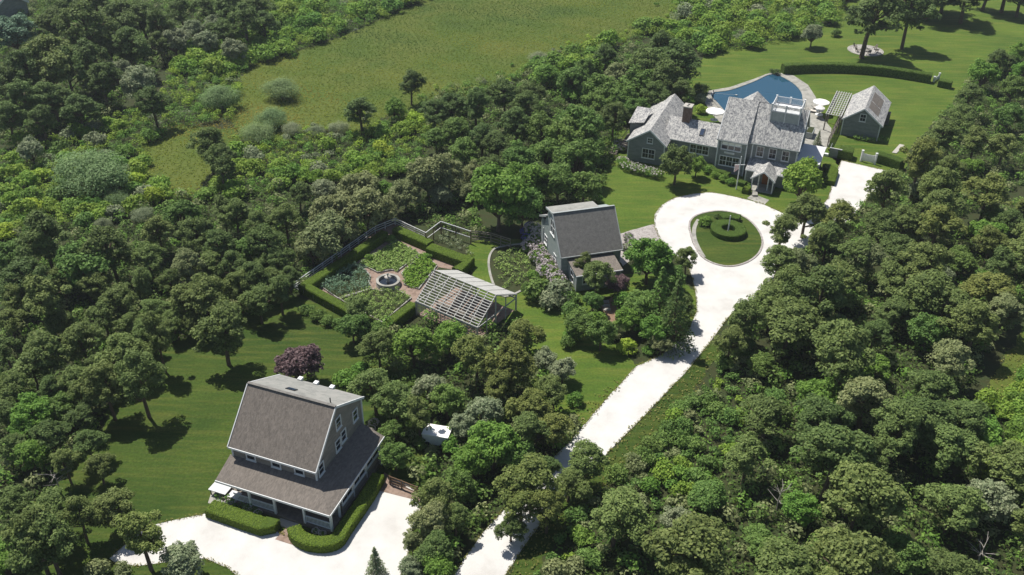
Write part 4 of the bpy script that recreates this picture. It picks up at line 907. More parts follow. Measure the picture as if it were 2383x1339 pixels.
def put(kind, P, s, zs=1.0, mat=None, label='', group=None, idx=None, rz=None, name=None, cat=None):
    lib = dict(pine=PINE, oak=OAK, shrub=SHRUB, willow=WILLOW, cone=CONE)[kind]
    cr_, tr_ = lib[trnd.randrange(len(lib)) if idx is None else idx]
    nm, ct_ = NAMES[kind]
    root = empty(name or nm, (P.x, P.y, 0), trnd.uniform(0, 6.28) if rz is None else rz, label, cat or ct_, group)
    root.scale = (s*trnd.uniform(.93, 1.07), s*trnd.uniform(.93, 1.07), s*zs)
    inst('crown' if kind != 'shrub' and kind != 'willow' else 'foliage', cr_, root, mat=mat); inst('trunk' if kind not in ('shrub', 'willow') else 'stem', tr_, root)
    COUNT[kind] = COUNT.get(kind, 0)+1
    return root
GEO = dict(pine=(5.0, 4.4), oak=(5.0, 2.9), shrub=(2.7, .75), willow=(2.9, .8), cone=(3.0, 2.4))   # crown width, height of the crown's middle
def at(kind, px, py, wpx, zs=1.0):
    """crown seen at (px,py), wpx wide: base point on the ground and scale"""
    s = 1.0; w0, zc = GEO[kind]
    for _ in range(5):
        P = g(px, py, zc*s*zs); s = wpx/ppm(P)/w0
    return P, s
def crown(kind, px, py, wpx, mat=None, label='', group=None, zs=1.0, **k):
    P, s = at(kind, px, py, wpx, zs); return put(kind, P, s, zs, mat, label, group, **k)

# ---- trees one can tell apart, wood by wood: (x, y, width, species, foliage)
def wood(rows, group, where):
    adj = dict(leaf_pine='olive green', leaf_pine_dark='dark green', leaf_pine_brown='brownish', leaf_oak='mid green', leaf_green='fresh green', leaf_scrub='bright green', leaf_grey='grey green', leaf_olivegrey='dull olive', leaf_blue='blue green', leaf_purple='purple', leaf_willow='hazy green', leaf_yellowgreen='yellow green')
    look = dict(pine='pine with puffy irregular crown', oak='round-headed broadleaf tree', shrub='bushy shrub', willow='smooth domed willow shrub', cone='pointed conifer')
    for x, y, wd, kd, mt in rows:
        crown(kd, x, y, wd, mt, '%s %s %s' % (adj[mt], look[kd], where), '%s, %s' % (group, adj[mt]+' '+kd), zs=trnd.uniform(.9, 1.1))
P_, PD, PB, OK, GN, SC, GR, OG, WL, BL = 'leaf_pine', 'leaf_pine_dark', 'leaf_pine_brown', 'leaf_oak', 'leaf_green', 'leaf_scrub', 'leaf_grey', 'leaf_olivegrey', 'leaf_willow', 'leaf_blue'
pi, ok, sh, wi, co = 'pine', 'oak', 'shrub', 'willow', 'cone'
wood([(150,1075,75,pi,P_),(228,1080,75,pi,P_),(68,1057,95,ok,GN),(38,1157,90,pi,P_),(109,1178,120,pi,P_),(25,1273,110,ok,GN),(10,1320,90,ok,GN),
      (101,698,130,pi,P_),(20,744,80,pi,P_),(188,782,110,pi,P_),(279,693,100,pi,P_),(300,746,75,pi,P_),(360,718,80,pi,P_),(282,802,110,pi,P_),(89,817,120,pi,P_),(71,853,90,pi,P_),(178,881,100,pi,P_),(25,900,95,pi,P_),(475,670,130,pi,P_),(432,700,75,pi,P_),(15,952,80,pi,PD),(76,960,110,ok,GN),(134,950,90,ok,OK),(60,1000,90,ok,GN),(190,960,80,pi,PD),(120,1010,90,pi,PD),(200,1020,80,pi,PD),(30,1040,80,pi,PD),
      (101,558,130,pi,PD),(254,571,120,pi,PD),(343,586,85,pi,P_),(368,528,90,pi,P_),(452,546,90,pi,P_),(508,564,85,pi,PD),(427,614,90,pi,OG),(195,622,150,ok,OK),(571,584,85,ok,OK),(546,495,80,pi,P_),(63,630,120,pi,PD),(419,500,90,ok,OK),(520,490,70,pi,P_),(600,520,85,pi,P_),(625,560,90,pi,PD),(585,640,90,pi,PD),(640,600,80,pi,PD),(540,610,80,pi,PD),(30,690,70,pi,P_),(230,660,80,pi,P_),(330,660,85,pi,P_),(395,660,70,pi,PD),(480,610,80,pi,P_),(140,650,80,pi,P_),(20,590,90,ok,OK),(240,730,80,pi,P_),(140,740,75,pi,PD),(10,810,80,pi,PD),(220,850,75,pi,PD),(120,905,70,pi,PD),(600,690,90,pi,P_),(650,675,80,pi,PD),(555,665,85,pi,P_),(672,640,60,pi,PD),(630,640,70,pi,P_),(400,745,70,pi,P_),(455,745,60,pi,P_),(330,770,70,pi,P_)],
     'trees of the wood beyond the cottage lawn', 'in the wood beyond the cottage lawn')
wood([(694,445,62,pi,PD),(752,444,75,ok,GR),(836,437,110,ok,OG),(887,442,60,ok,GN),(943,450,95,ok,OG),(996,406,120,ok,OG),(1044,400,90,ok,OG),(1103,404,65,ok,OG),(1095,445,55,ok,OG),(778,492,125,ok,OG),(854,480,120,ok,OG),(892,485,75,ok,OG),(765,545,120,ok,OG),(725,575,90,ok,OG),(663,508,90,pi,P_),(1020,450,70,ok,GR),(800,540,80,ok,OG)],
     'trees behind the kitchen garden', 'behind the kitchen garden fence')
wood([(1160,452,165,ok,GN),(1225,420,120,ok,GN),(1215,480,110,ok,OK)], 'broad green trees by the studio', 'standing behind the studio')
wood([(1010,260,75,pi,PD),(1050,235,80,pi,PD),(1108,245,85,pi,PD),(1176,215,80,pi,PD),(1225,240,85,pi,PD),(1205,285,90,pi,PD),(1060,300,80,ok,OK),(1120,310,80,pi,PD),(1015,320,70,ok,OK),(1160,330,80,pi,PD),(1080,350,80,ok,OK),(1250,300,95,ok,OK),(1314,320,110,ok,OK),(1352,292,120,ok,OK),(1270,360,100,ok,OK),(1340,370,120,ok,OK),(1210,370,90,ok,OK),(1380,340,80,ok,OK),(1300,420,100,ok,OK),(1360,430,90,ok,OK),(1260,400,90,pi,PD),(1150,380,70,pi,PD)],
     'trees of the wood between meadow and studio', 'in the wood between the meadow and the studio')
wood([(1411,122,60,pi,PD),(1581,120,110,pi,PD),(1540,110,80,pi,PD),(1505,142,105,pi,P_),(1446,173,85,ok,OG),(1403,208,95,ok,OK),(1492,198,110,ok,OK),(1390,240,85,ok,OK),(1560,180,100,pi,PD),(1590,210,80,pi,PD),(1530,220,80,pi,PD),(1450,230,80,ok,OK),(1430,270,80,pi,PD),(1271,172,70,ok,GN),(1332,185,80,ok,OK),(1230,211,70,pi,PD),(1360,160,60,ok,OK),(1480,255,70,ok,OK)],
     'trees behind the gable end of the main house', 'in the grove behind the main house gable')
wood([(205,60,130,pi,PD),(120,45,90,pi,PD),(270,30,110,pi,PD),(330,25,90,pi,PD),(370,60,80,pi,PD),(30,75,110,ok,'leaf_blue'),(100,120,150,pi,P_),(60,160,120,pi,PD),(150,150,110,pi,PD),(200,130,110,pi,PD),(235,180,90,pi,PD),(20,190,90,pi,PD),(60,230,100,pi,PD),(120,220,100,pi,PD),(180,240,90,pi,PD),(15,270,80,pi,PD),(95,280,80,pi,PD),(290,90,100,pi,PD),(250,100,90,pi,PD),(420,20,70,pi,PD),(480,10,70,pi,PD),(540,10,90,pi,PD),(570,40,90,pi,PD),(615,50,70,pi,PD),(600,15,80,pi,PD),(150,10,90,pi,PD),(220,15,90,pi,PD),(520,60,70,pi,PD),(450,70,60,ok,GR),(310,120,60,pi,PD),(370,95,60,pi,PD)],
     'trees of the far wood above the scrub', 'in the far wood above the scrub')
wood([(505,60,70,ok,GR),(405,95,85,ok,GR),(475,98,70,ok,GR),(545,115,70,ok,GR),(270,165,70,ok,GR),(320,190,95,ok,GR),(355,235,85,pi,PD),(420,150,60,sh,SC),(71,350,75,ok,GR)], 'grey-green bushes of the scrub', 'on the scrub slope')
wood([(210,405,205,wi,WL),(655,205,98,wi,WL),(274,462,78,wi,WL),(630,275,90,wi,WL),(600,310,90,wi,WL),(737,305,45,wi,GR),(788,298,60,wi,GR),(1256,137,62,wi,GR),(510,225,110,wi,WL),(680,300,60,wi,GR),(330,500,60,wi,GR),(240,520,50,wi,GR)], 'willow domes of the marsh edge', 'at the marsh edge')
wood([(839,250,85,pi,PD),(955,190,62,pi,PD),(485,335,95,pi,PD),(510,370,90,pi,PD),(922,252,60,ok,GN)], 'lone trees of the marsh edge', 'standing alone at the marsh edge')
# middle grove between cottage, frame and drive
wood([(880,795,85,pi,P_),(960,800,105,ok,GN),(1045,785,95,ok,GN),(1110,815,110,pi,PB),(1190,820,120,pi,PB),(1215,770,85,pi,PB),(1270,835,70,ok,GR),(1310,860,75,ok,GR),(870,890,120,pi,P_),(920,930,110,pi,P_),(1000,905,95,ok,GR),(1040,930,95,ok,OK),(975,965,90,pi,P_),(1125,960,100,ok,GR),(1080,990,80,ok,GR),(1160,890,90,pi,PB),(1240,930,100,pi,PB),(1290,900,85,pi,P_),(1150,1030,140,ok,GN),(1100,1070,110,ok,GN),(1200,1060,100,ok,OK),(910,1010,80,ok,OK),(920,1060,80,ok,OK),(1230,1000,110,pi,P_),(1290,990,90,pi,PB),(1065,1130,100,ok,OK),(1010,1150,110,pi,P_),(1000,1200,100,pi,OG),(1060,1200,75,pi,P_),(1120,1195,45,sh,GN),(960,1260,60,pi,OG),(1010,1270,95,pi,PD),(1020,1320,100,ok,GN),(960,1320,70,ok,GR),(840,715,80,pi,P_),(820,760,85,ok,OK),(880,770,60,ok,OK),(1270,1080,70,pi,PD),(800,880,60,sh,GN),(840,860,55,sh,GN),(1340,930,55,sh,GN),(1290,1020,60,sh,OG),(1335,980,45,sh,OG),(982,1028,46,sh,OK),(1050,1035,60,sh,GN),(1005,1052,40,sh,OG)],
     'trees of the grove between cottage and driveway', 'in the grove between the cottage and the driveway')
wood([(1240,1110,150,pi,PB),(1215,1165,110,pi,PB),(1360,1065,115,pi,P_),(1325,1115,90,pi,P_),(1275,1170,105,pi,PB),(1190,1215,70,pi,PD)], 'pines overhanging the lower driveway', 'overhanging the lower driveway')
# by the studio and the upper drive
wood([(1510,600,125,ok,GN),(1600,600,62,pi,P_),(1560,640,80,ok,OK),(1390,640,85,pi,P_),(1360,615,55,pi,P_),(1380,700,55,ok,OK),(1350,755,80,ok,OK),(1400,775,85,ok,OK),(1490,710,95,ok,OK),(1535,700,95,co,OK),(1570,740,95,co,PD),(1530,765,90,ok,GN),(1462,742,70,ok,GN),(1540,800,60,ok,OG),(1590,700,70,pi,PD),(1330,720,60,sh,OK),(1450,700,60,sh,GN),(1320,795,50,sh,OK),(1300,680,95,sh,GR),(1250,672,90,sh,OK),(1280,698,75,sh,GR),(1325,688,60,sh,OK),(1240,640,40,sh,GN),(1345,735,60,sh,OK),(1430,775,50,sh,OG),(1385,740,60,sh,GN),(1330,780,50,sh,GN)],
     'trees in the border below the studio', 'in the border below the studio')
crown('oak', 1575, 376, 92, 'leaf_pine_dark', 'dense dark leafy tree against the gable wing wall', None, 1.12, idx=1)
wood([(1622,385,52,ok,GN),(1867,418,122,ok,'leaf_scrub')], 'small trees against the main house front', 'against the main house front')
# right-hand wood: edge trees
wood([(1821,535,95,pi,P_),(1815,590,90,pi,P_),(1882,475,105,pi,P_),(1950,500,90,pi,PB),(1930,545,80,pi,P_),(2070,428,110,pi,P_),(2144,372,110,pi,PB),(2110,500,95,pi,P_),(2050,520,90,pi,P_),(2179,430,110,pi,P_),(2190,480,115,pi,P_),(2306,440,110,pi,PB),(2000,580,90,pi,P_),(1830,660,110,pi,P_),(1800,700,110,pi,P_),(1740,735,100,pi,P_),(1700,790,80,pi,P_),(2240,270,80,pi,P_),(2200,310,85,pi,P_),(2170,340,70,pi,P_),(2290,170,80,ok,GN),(2260,220,75,pi,P_),(2325,130,60,pi,PD),(2360,205,75,ok,OK),(1855,600,80,pi,OG),(1900,560,70,pi,P_),(2260,388,60,ok,GN),(2270,330,80,pi,P_),(2340,340,80,pi,P_),(2210,380,70,pi,P_),(2350,270,80,ok,OK),(2140,440,60,ok,GR)],
     'pines along the edge of the eastern wood', 'along the edge of the wood beyond the driveway')
# tall trees whose trunks stand on open lawn: trunk base in the picture, height, crown width
def lawn_tree(bx, by, H, wd, label, mat=P_, idx=None, rz=None):
    s = wd/5.0; return put('pine', g(bx, by), s, H/(6.5*s), mat, label, None, idx, rz)
lawn_tree(533, 850, 8.8, 6.2, 'tall olive pine whose trunk stands out on the open cottage lawn', P_, 0)
lawn_tree(386, 868, 7.8, 4.4, 'pine with slim bare trunk at the upper edge of the cottage lawn', P_, 2)
lawn_tree(348, 972, 9.0, 5.4, 'tall bare-trunked pine leaning over the middle of the cottage lawn', P_, 4)
lawn_tree(269, 978, 7.4, 5.2, 'pine with dark bent trunk at the shaded side of the cottage lawn', P_, 1)
lawn_tree(142, 1345, 8.2, 5.6, 'tall pine with long bare trunk beside the bottom of the cottage lawn', P_, 3)
lawn_tree(112, 1335, 8.0, 5.0, 'pine paired with another bare trunk below the cottage lawn', P_, 5)
lawn_tree(284, 1240, 4.6, 4.6, 'low spreading pine on the grass above the court entrance', P_, 1)
lawn_tree(353, 1328, 6.6, 5.2, 'bent pine overhanging the white court entrance', PB, 2)
lawn_tree(205, 1265, 6.0, 3.6, 'slim small pine standing alone on the grass beside the court', P_, 4)
crown('oak', 419, 1306, 118, GR, 'round grey green bush beside the white parking court', None, 1.0)
crown('shrub', 228, 1322, 70, OG, 'low olive shrub at the edge of the court entrance'); crown('shrub', 285, 1325, 50, OG, 'small olive shrub beside the court entrance track')
crown('cone', 874, 1312, 62, GR, 'small grey green spruce growing on the parking court edge', idx=0)
lawn_tree(2004, 136, 15.0, 13, 'tall dark tree rising from the fire pit circle', PD, 1)
lawn_tree(2098, 115, 13.5, 10.5, 'tall dark tree on the rear lawn next to the fire pit', PD, 5)
lawn_tree(2150, 45, 11, 12, 'dark tree on the rear lawn casting a broad shadow', PD, 3)
lawn_tree(2235, 55, 11, 12, 'dark tree at the far corner of the rear lawn', PD, 0)
lawn_tree(2330, 30, 10.0, 12, 'dark tree at the top edge of the rear lawn', PD, 2)
for i, (x, y, H_, w_) in enumerate(((1965,20,9,9),(2062,32,10,10),(2120,25,9,10),(2190,30,9.5,11),(2285,25,9,10),(2365,40,9,11))): tag(lawn_tree(x, y, H_, w_, 'dark tree in the row along the far edge of the rear lawn', PD, i), group='dark trees along the far edge of the rear lawn')
crown('oak', 1892, 78, 58, GR, 'pale silvery tree at the hedge end of the rear lawn'); crown('shrub', 1945, 76, 32, OK, 'small leafy shrub beside the silvery tree on the rear lawn')
for i, x in enumerate((470, 492, 505, 520, 536)): tag(lawn_tree(x, 22+3*(i % 2), 9, 4.2, 'slender dark tree with bare trunk beside the far lawn', PD, i), group='slender trees beside the far lawn')
for a in D_ if False else (): pass
def purple(px, py, wpx, label):
    P, s = at('oak', px, py, wpx); return put('oak', P, s, .9, 'leaf_purple', label, None, 2)
purple(692, 840, 120, 'purple leaved tree behind the cottage roof'); purple(1440, 657, 62, 'purple leaved maple in front of the studio lean-to')
crown('shrub', 1458, 808, 60, 'leaf_yellowgreen', 'bright yellow green rounded shrub beside the driveway lawn', idx=1); crown('shrub', 1508, 815, 36, GN, 'small round green shrub next to the yellow green one', idx=2)
crown('shrub', *C8(712,460), 40, 'leaf_green', 'round clipped shrub on the driveway island', idx=0); crown('shrub', *C8(840,400), 16, PD, 'tiny upright shrub on the driveway island', idx=3)
crown('shrub', *CG(985,300), 30, GN, 'standard shrub at the far corner of the pale green bed', idx=0); crown('shrub', *CG(785,470), 26, GN, 'standard shrub at the hedge side corner of the pale green bed', idx=1); crown('shrub', *CG(1320,460), 26, GN, 'leafy shrub at the far corner of the bright green bed', idx=2)
crown('cone', *C5(1610,870), 20, PD, 'small dark conifer on the terrace beside the planter', idx=1)
for x, y, w_ in ((715,722,40),(738,733,44),(760,745,40),(782,752,36)): crown('shrub', x, y, w_, OK, 'mid green shrub along the outside of the white garden fence', 'shrubs outside the white garden fence')
for x, y, w_ in ((2375,120,60),(2350,140,50),(2380,165,60)): crown('oak', x, y, w_, GN, 'fresh green tree at the corner where wood and rear lawn meet', 'trees at the rear lawn corner')
crown('shrub', 1808, 168, 24, PD, 'dark shrub at the far tip of the pool', idx=1); crown('shrub', 1798, 166, 20, PD, 'small dark shrub beside the pool tip', idx=2)
crown('shrub', 1632, 205, 40, PD, 'dark shrub at the near end of the pool', idx=3); crown('shrub', *C4(1130,190), 34, GN, 'bright green shrub behind the gable roof', idx=4); crown('shrub', *C4(1270,180), 36, GR, 'grey leaved shrub between gable roof and pool', idx=2); crown('shrub', *C4(1290,330), 36, 'leaf_yellowgreen', 'yellow green shrub beside the terrace parasol', idx=0)
for x, y, wd in ((2090,352,0),): pass

# hydrangeas: green mounds dotted with flower heads
def proto_hyd(seed, nf=75):
    rs = np.random.RandomState(seed); rnd = random.Random(seed); Q = [leaves(rs, (0,0,.55), (.95,.95,.65), 420, .2, up=.5, lo=-.2)]; F = []
    for i in range(nf):
        d = np.array([rnd.gauss(0,1), rnd.gauss(0,1), abs(rnd.gauss(.3,.8))]); d /= np.linalg.norm(d); c = np.array((0,0,.55))+d*np.array((1.0,1.0,.72))
        F.append(leaves(rs, c, (.12,.12,.1), 9, .13, up=.3, asp=.9, shell=.8))
    return leaf_mesh('hyd_leaf_%d' % seed, np.concatenate(Q), 'leaf_green', rs), leaf_mesh('hyd_flower_%d' % seed, np.concatenate(F), 'flower_white', rs)
HYD = [proto_hyd(70), proto_hyd(71), proto_hyd(72)]; HYG = [proto_hyd(73, 22), proto_hyd(74, 26)]
def hydrangea(px, py, wpx, fm, label, group=None, lib=None):
    lib = lib or HYD
    s = 1.0
    for _ in range(4): P = g(px, py, .6*s); s = wpx/ppm(P)/2.1
    a, b = trnd.choice(lib); root = empty('hydrangea', (P.x, P.y, 0), trnd.uniform(0, 6.28), label, 'hydrangea', group); root.scale = (s, s, s*1.1)
    inst('foliage', a, root); inst('flower_heads', b, root, mat=fm)['kind'] = 'stuff'
for x, y in ((1232,575),(1248,560),(1262,585),(1250,598),(1270,608),(1282,622),(1268,632),(1290,640),(1300,655),(1240,535),(1256,545)):
    hydrangea(x, y, 43, 'flower_pink' if y > 570 else 'flower_white', 'pale pink hydrangea in the bank along the studio wall' if y > 570 else 'white hydrangea in the bank near the studio corner', 'hydrangeas along the studio wall')
for x, y in ((1222,540),(1226,555),(1232,528)): hydrangea(x, y, 26, 'flower_blue', 'blue flowered hydrangea at the end of the studio bank', 'blue hydrangeas')
for x, y in ((1462,552),(1472,565),(1458,575),(1480,580)): hydrangea(x, y, 26, 'flower_pink', 'pale hydrangea beside the studio gravel path', 'hydrangeas by the gravel path')
for x, y in ((1448,378),(1462,388),(1478,392),(1494,396),(1512,402),(1530,405)): hydrangea(x, y, 34, 'flower_white', 'leafy white hydrangea under the gable wing window', 'hydrangeas under the gable wing', HYG)
for x, y in ((1445,345),(1438,335)): hydrangea(x, y, 26, 'flower_white', 'white hydrangea beside the deck stair of the gable wing', 'hydrangeas by the deck stair')
for x, y in ((530,1173),(545,1165),(575,1185),(600,1195)): hydrangea(x, y, 22, 'flower_white', 'white hydrangea in the cottage porch bed', 'hydrangeas in the cottage bed')
for x, y in ((735,1236),(750,1243)): hydrangea(x, y, 20, 'flower_white', 'white hydrangea inside the curved cottage hedge', 'hydrangeas inside the curved hedge')
for x, y in ((862,1000),(872,1025),(884,1050),(893,1075),(870,985)): hydrangea(x, y, 26, 'flower_white', 'white hydrangea along the walk behind the cottage', 'hydrangeas along the cottage walk')
for x, y in ((1648,395),(1665,405),(1685,415),(1700,422)): crown('shrub', x, y, 30, GN, 'leafy green shrub in the main house front border', 'shrubs in the front border')

# ---- woods and scrub filled between the trees above
def fill(poly, d, mix, size, group, where, seed, zs=(.85, 1.15), avoid=()):
    rnd = random.Random(seed); pts = scatter(gpoly(poly), d, rnd, 60)
    look = dict(pine='pine', oak='broadleaf tree', shrub='shrub'); 
    adj = dict(leaf_pine='olive green', leaf_pine_dark='dark green', leaf_pine_brown='brownish', leaf_oak='mid green', leaf_green='fresh green', leaf_scrub='bright green', leaf_grey='grey green', leaf_olivegrey='dull olive', leaf_blue='blue green', leaf_yellowgreen='yellow green')
    for x, y in pts:
        kd, mt = rnd.choices([m_[0] for m_ in mix], [m_[1] for m_ in mix])[0]
        s = rnd.uniform(*size[kd]); put(kd, Vector((x, y, 0)), s, rnd.uniform(*zs), mt, '%s %s %s' % (adj[mt], look[kd], where), '%s, %s %s' % (group, adj[mt], kd))
    return pts
MIXW = [((pi,P_),5),((pi,PD),2.5),((pi,PB),1.0),((pi,OG),.8),((ok,OK),1.6),((ok,GN),.9),((ok,GR),.7)]
EAST = [(1745,850),(1860,740),(1990,660),(2130,600),(2260,540),(2400,460),(2400,720),(2310,800),(2245,930),(2250,1050),(2310,1140),(2400,1130),(2400,1440),(1290,1440),(1350,1340),(1460,1240),(1590,1170),(1700,1070),(1740,950)]
fill(EAST, 4.25, MIXW, {pi: (.9, 1.55), ok: (.7, 1.2)}, 'trees of the eastern wood', 'in the depth of the wood beyond the driveway', 101, (.72, 1.0))
# ---------------------------------------------------------------- scrub: the shrubs that show largest one by one, the rest as one mass
SCRUBS = [
 ([(440,190),(540,195),(590,150),(690,118),(790,86),(890,43),(985,0),(990,-60),(640,-60),(620,60),(540,90),(440,130)], [(SC,6),(GN,3),(GR,.5)], 'on the scrub slope above the meadow'),
 ([(1420,100),(1560,55),(1640,-40),(1980,-40),(1960,40),(1880,85),(1780,105),(1640,130),(1600,100),(1480,90)], [(SC,6),(GN,3),(GR,.6)], 'in the scrub behind the rear lawn'),
 ([(0,350),(120,330),(260,280),(350,250),(420,160),(560,200),(540,280),(420,300),(330,340),(340,440),(470,460),(540,400),(560,330),(700,330),(860,310),(920,270),(1000,300),(990,390),(880,420),(700,430),(560,470),(420,460),(250,520),(0,560)], [(SC,6),(GN,3),(GR,.8),(OK,1.2),('leaf_yellowgreen',.8)], 'in the scrub between the wood and the meadow'),
 ([(1240,165),(1420,110),(1420,150),(1330,230),(1260,200)], [(SC,4),(GN,4)], 'in the scrub beside the grove'),
 ([(1675,865),(1730,800),(1760,850),(1740,950),(1700,1070),(1590,1170),(1460,1240),(1350,1340),(1250,1355),(1300,1255),(1380,1165),(1470,1078),(1565,980)], [(OK,5),(SC,2),(OG,3),(GN,1)], 'in the low heath beside the driveway'),
 ([(2330,940),(2400,870),(2400,1120),(2310,1130),(2250,1040),(2260,940),(2300,930)], [(SC,6),(GN,3)], 'beside the grass path at the wood edge'),
]
srnd = random.Random(5); cands = []
adj = {SC: 'bright green', GN: 'fresh green', GR: 'grey green', OK: 'mid green', OG: 'dull olive', 'leaf_yellowgreen': 'yellow green'}
for poly, mix, where in SCRUBS:
    far = 'above the meadow' in where or 'rear lawn' in where or 'grove' in where
    for x, y in scatter(gpoly(poly), 2.3 if far else 1.35 if 'heath' in where else 1.65, srnd, 60):
        s = srnd.uniform(1.3, 2.4) if far else srnd.uniform(.8, 1.6)*(.7 if 'heath' in where else 1); mt = srnd.choices([m_[0] for m_ in mix], [m_[1] for m_ in mix])[0]
        cands.append((s*ppm((x, y, 0)), x, y, s, mt, where))
mg = gpoly([(500,215),(575,140),(690,108),(790,76),(890,34),(985,-10)]+[(1600,15),(1560,60),(1420,100),(1330,120),(1240,150),(1180,190),(1100,235),(1000,280),(900,262),(850,315),(760,300),(650,340),(560,320)])
for i in range(len(mg)-1):
    if i == 5: continue
    (xa, ya), (xb, yb) = mg[i], mg[i+1]; L_ = math.hypot(xb-xa, yb-ya)
    for k in range(int(L_/1.3)):
        t_ = srnd.random(); j = srnd.gauss(0, 2.6); s = srnd.uniform(.45, 1.1)
        cands.append((.01, xa+(xb-xa)*t_+j*(yb-ya)/L_, ya+(yb-ya)*t_-j*(xb-xa)/L_, s, srnd.choice([SC, GN, GR, SC, 'leaf_yellowgreen']), 'at the ragged meadow edge'))
cands.sort(reverse=True)
for k, x, y, s, mt, where in cands[:285]:
    put('shrub', Vector((x, y, 0)), s, srnd.uniform(.8, 1.15), mt, '%s scrub bush %s' % (adj[mt], where), '%s bushes %s' % (adj[mt], where))
# remaining scrub as one mass per foliage colour
rs = np.random.RandomState(9); mass = {}
for k, x, y, s, mt, where in cands[285:]:
    Q = mass.setdefault(mt, [])
    for j in range(3 if s < 1.5 else 6):
        a = rs.random_sample()*6.28; r = rs.random_sample()*.75*s
        Q.append(leaves(rs, (x+math.cos(a)*r, y+math.sin(a)*r, s*(.55+.35*rs.random_sample())), (.62*s, .62*s, .5*s), 40, .27, up=.45, lo=-.4))
for mt, Q in mass.items():
    me = leaf_mesh('scrub', np.concatenate(Q), mt, rs); o = bpy.data.objects.new('scrub', me); C.objects.link(o)
    tag(o, 'far mass of %s scrub bushes around the meadow' % adj[mt], 'scrub', None, 'stuff')
# undergrowth on the woodland floor
def patch_noise(x, y):
    return .5+.5*(math.sin(x*.11+1.3*math.sin(y*.07))*.5+math.sin(y*.13+x*.05+2.0*math.sin(x*.045))*.35+math.sin(x*.37+y*.29)*.25)/1.0
def undergrowth(name, polys, d, mat, label, hr_=(.25, .8), n=12, size=.34, seed=1, cat='undergrowth', rad=.5, patch=None):
    rnd = random.Random(seed); rs = np.random.RandomState(seed); Q = []; E_ = []
    for poly in polys:
        for x, y in scatter(gpoly(poly), d, rnd, 24):
            h = rnd.uniform(*hr_); Q.append(leaves(rs, (x, y, h*.5), (rad, rad, h*.55), n, size, up=.6, lo=-.2))
            if patch is not None: E_.append(np.clip(patch(x, y)+rs.normal(size=n)*.06, 0, 1))
    me = leaf_mesh(name, np.concatenate(Q), mat, rs, np.concatenate(E_) if E_ else None); o = bpy.data.objects.new(name, me); C.objects.link(o); tag(o, label, cat, None, 'stuff')
WOODS = [EAST, [(0,560),(250,520),(420,460),(700,440),(900,500),(690,680),(560,735),(400,800),(270,900),(230,1010),(60,1180),(0,1250)],
         [(860,770),(1000,750),(1200,760),(1340,1020),(1240,1110),(1120,1240),(1040,1345),(960,1345),(985,1165),(960,1100),(900,960),(860,880)],
         [(0,0),(620,-20),(560,80),(420,130),(330,200),(260,280),(0,340)], [(980,230),(1240,170),(1420,110),(1600,110),(1600,230),(1450,290),(1390,480),(1240,500),(1090,420),(990,330)], [(930,505),(960,470),(1090,430),(1100,500),(1140,555),(1060,545),(1000,530)],
         [(1930,545),(2010,475),(2110,400),(2190,270),(2300,150),(2400,130),(2400,420),(2130,560),(1990,620),(1720,820),(1700,760),(1815,630)]]
undergrowth('undergrowth', WOODS, .72, 'leaf_under', 'dark leafy undergrowth on the woodland floor', n=13, seed=21)
for mt_, lb, sd_ in ((OK, 'mid green thicket filling the gaps between the woodland trees', 31), (GN, 'fresh green thicket filling the gaps between the woodland trees', 32), (OG, 'dull olive thicket filling the gaps between the woodland trees', 33)):
    undergrowth('thicket', WOODS, 3.4, mt_, lb, (1.0, 2.3), 75, .34, sd_, 'thicket', .95)
MG = [(500,215),(575,140),(690,108),(790,76),(890,34),(985,-10),(1000,-60),(1680,-60),(1615,20),(1570,70),(1430,112),(1335,132),(1250,165),(1190,205),(1110,250),(1010,300),(910,280),(855,330),(760,320),(650,360),(500,440),(420,490),(330,450),(310,330),(420,280),(500,290)]
def edge(x, y):                                     # drier and yellower towards the marsh's near margin
    k = max(0, min(1, (208-y+.12*x*(x > 0))/58)); return .36+.5*k+.7*(patch_noise(x*.6, y*1.5)-.5)+.45*(patch_noise(x*1.9+40, y*3.1)-.5)
undergrowth('meadow_grass', [MG], .62, 'leaf_meadow', 'yellow green marsh grass covering the meadow', (.1, .28), 9, .22, 22, 'grass', .42, edge)
undergrowth('scrub_floor', [s_[0] for s_ in SCRUBS], .7, 'leaf_green', 'low green growth between the scrub bushes', (.25, .7), 11, .28, 23)
undergrowth('dry_grass', [[(1410,1060),(1500,972),(1600,868),(1670,810),(1650,870),(1560,980),(1460,1085),(1370,1175),(1300,1255),(1240,1345),(1170,1345),(1210,1290),(1270,1215),(1330,1148)], [(2383,770),(2330,850),(2300,910),(2320,950),(2383,870)], [(1300,1050),(1335,1022),(1410,935),(1450,890),(1440,880),(1380,930),(1300,1020)]], .7, 'leaf_dry', 'dry verge grass along the driveway edge', (.12, .3), 8, .22, 24, 'grass')
# grass creeping over the edges of the white shell surfaces
def verge(P, mat, label, seed, dens=9, spread=.13, size=.12):
    rs = np.random.RandomState(seed); Q = []; n = len(P)
    for i in range(n):
        a, b = P[i], P[(i+1) % n]; L_ = (b-a).length
        for k in range(int(L_*dens)):
            p = a.lerp(b, rs.random_sample()); h = .05+.1*rs.random_sample(); sp = spread*(1.5 if patch_noise(p.x*3, p.y*3) > .62 else 1)
            Q.append(leaves(rs, (p.x+rs.normal()*sp*.5, p.y+rs.normal()*sp*.5, h), (.14, .14, h), 4, size, up=.8))
    me = leaf_mesh('verge_grass', np.concatenate(Q), mat, rs); o = bpy.data.objects.new('verge_grass', me); C.objects.link(o); tag(o, label, 'grass', None, 'stuff')
verge(px_poly(DRIVE), 'leaf_dry', 'ragged grass creeping over the driveway edge', 41); verge(px_poly(PARK), 'leaf_dry', 'ragged grass creeping over the parking court edge', 42)
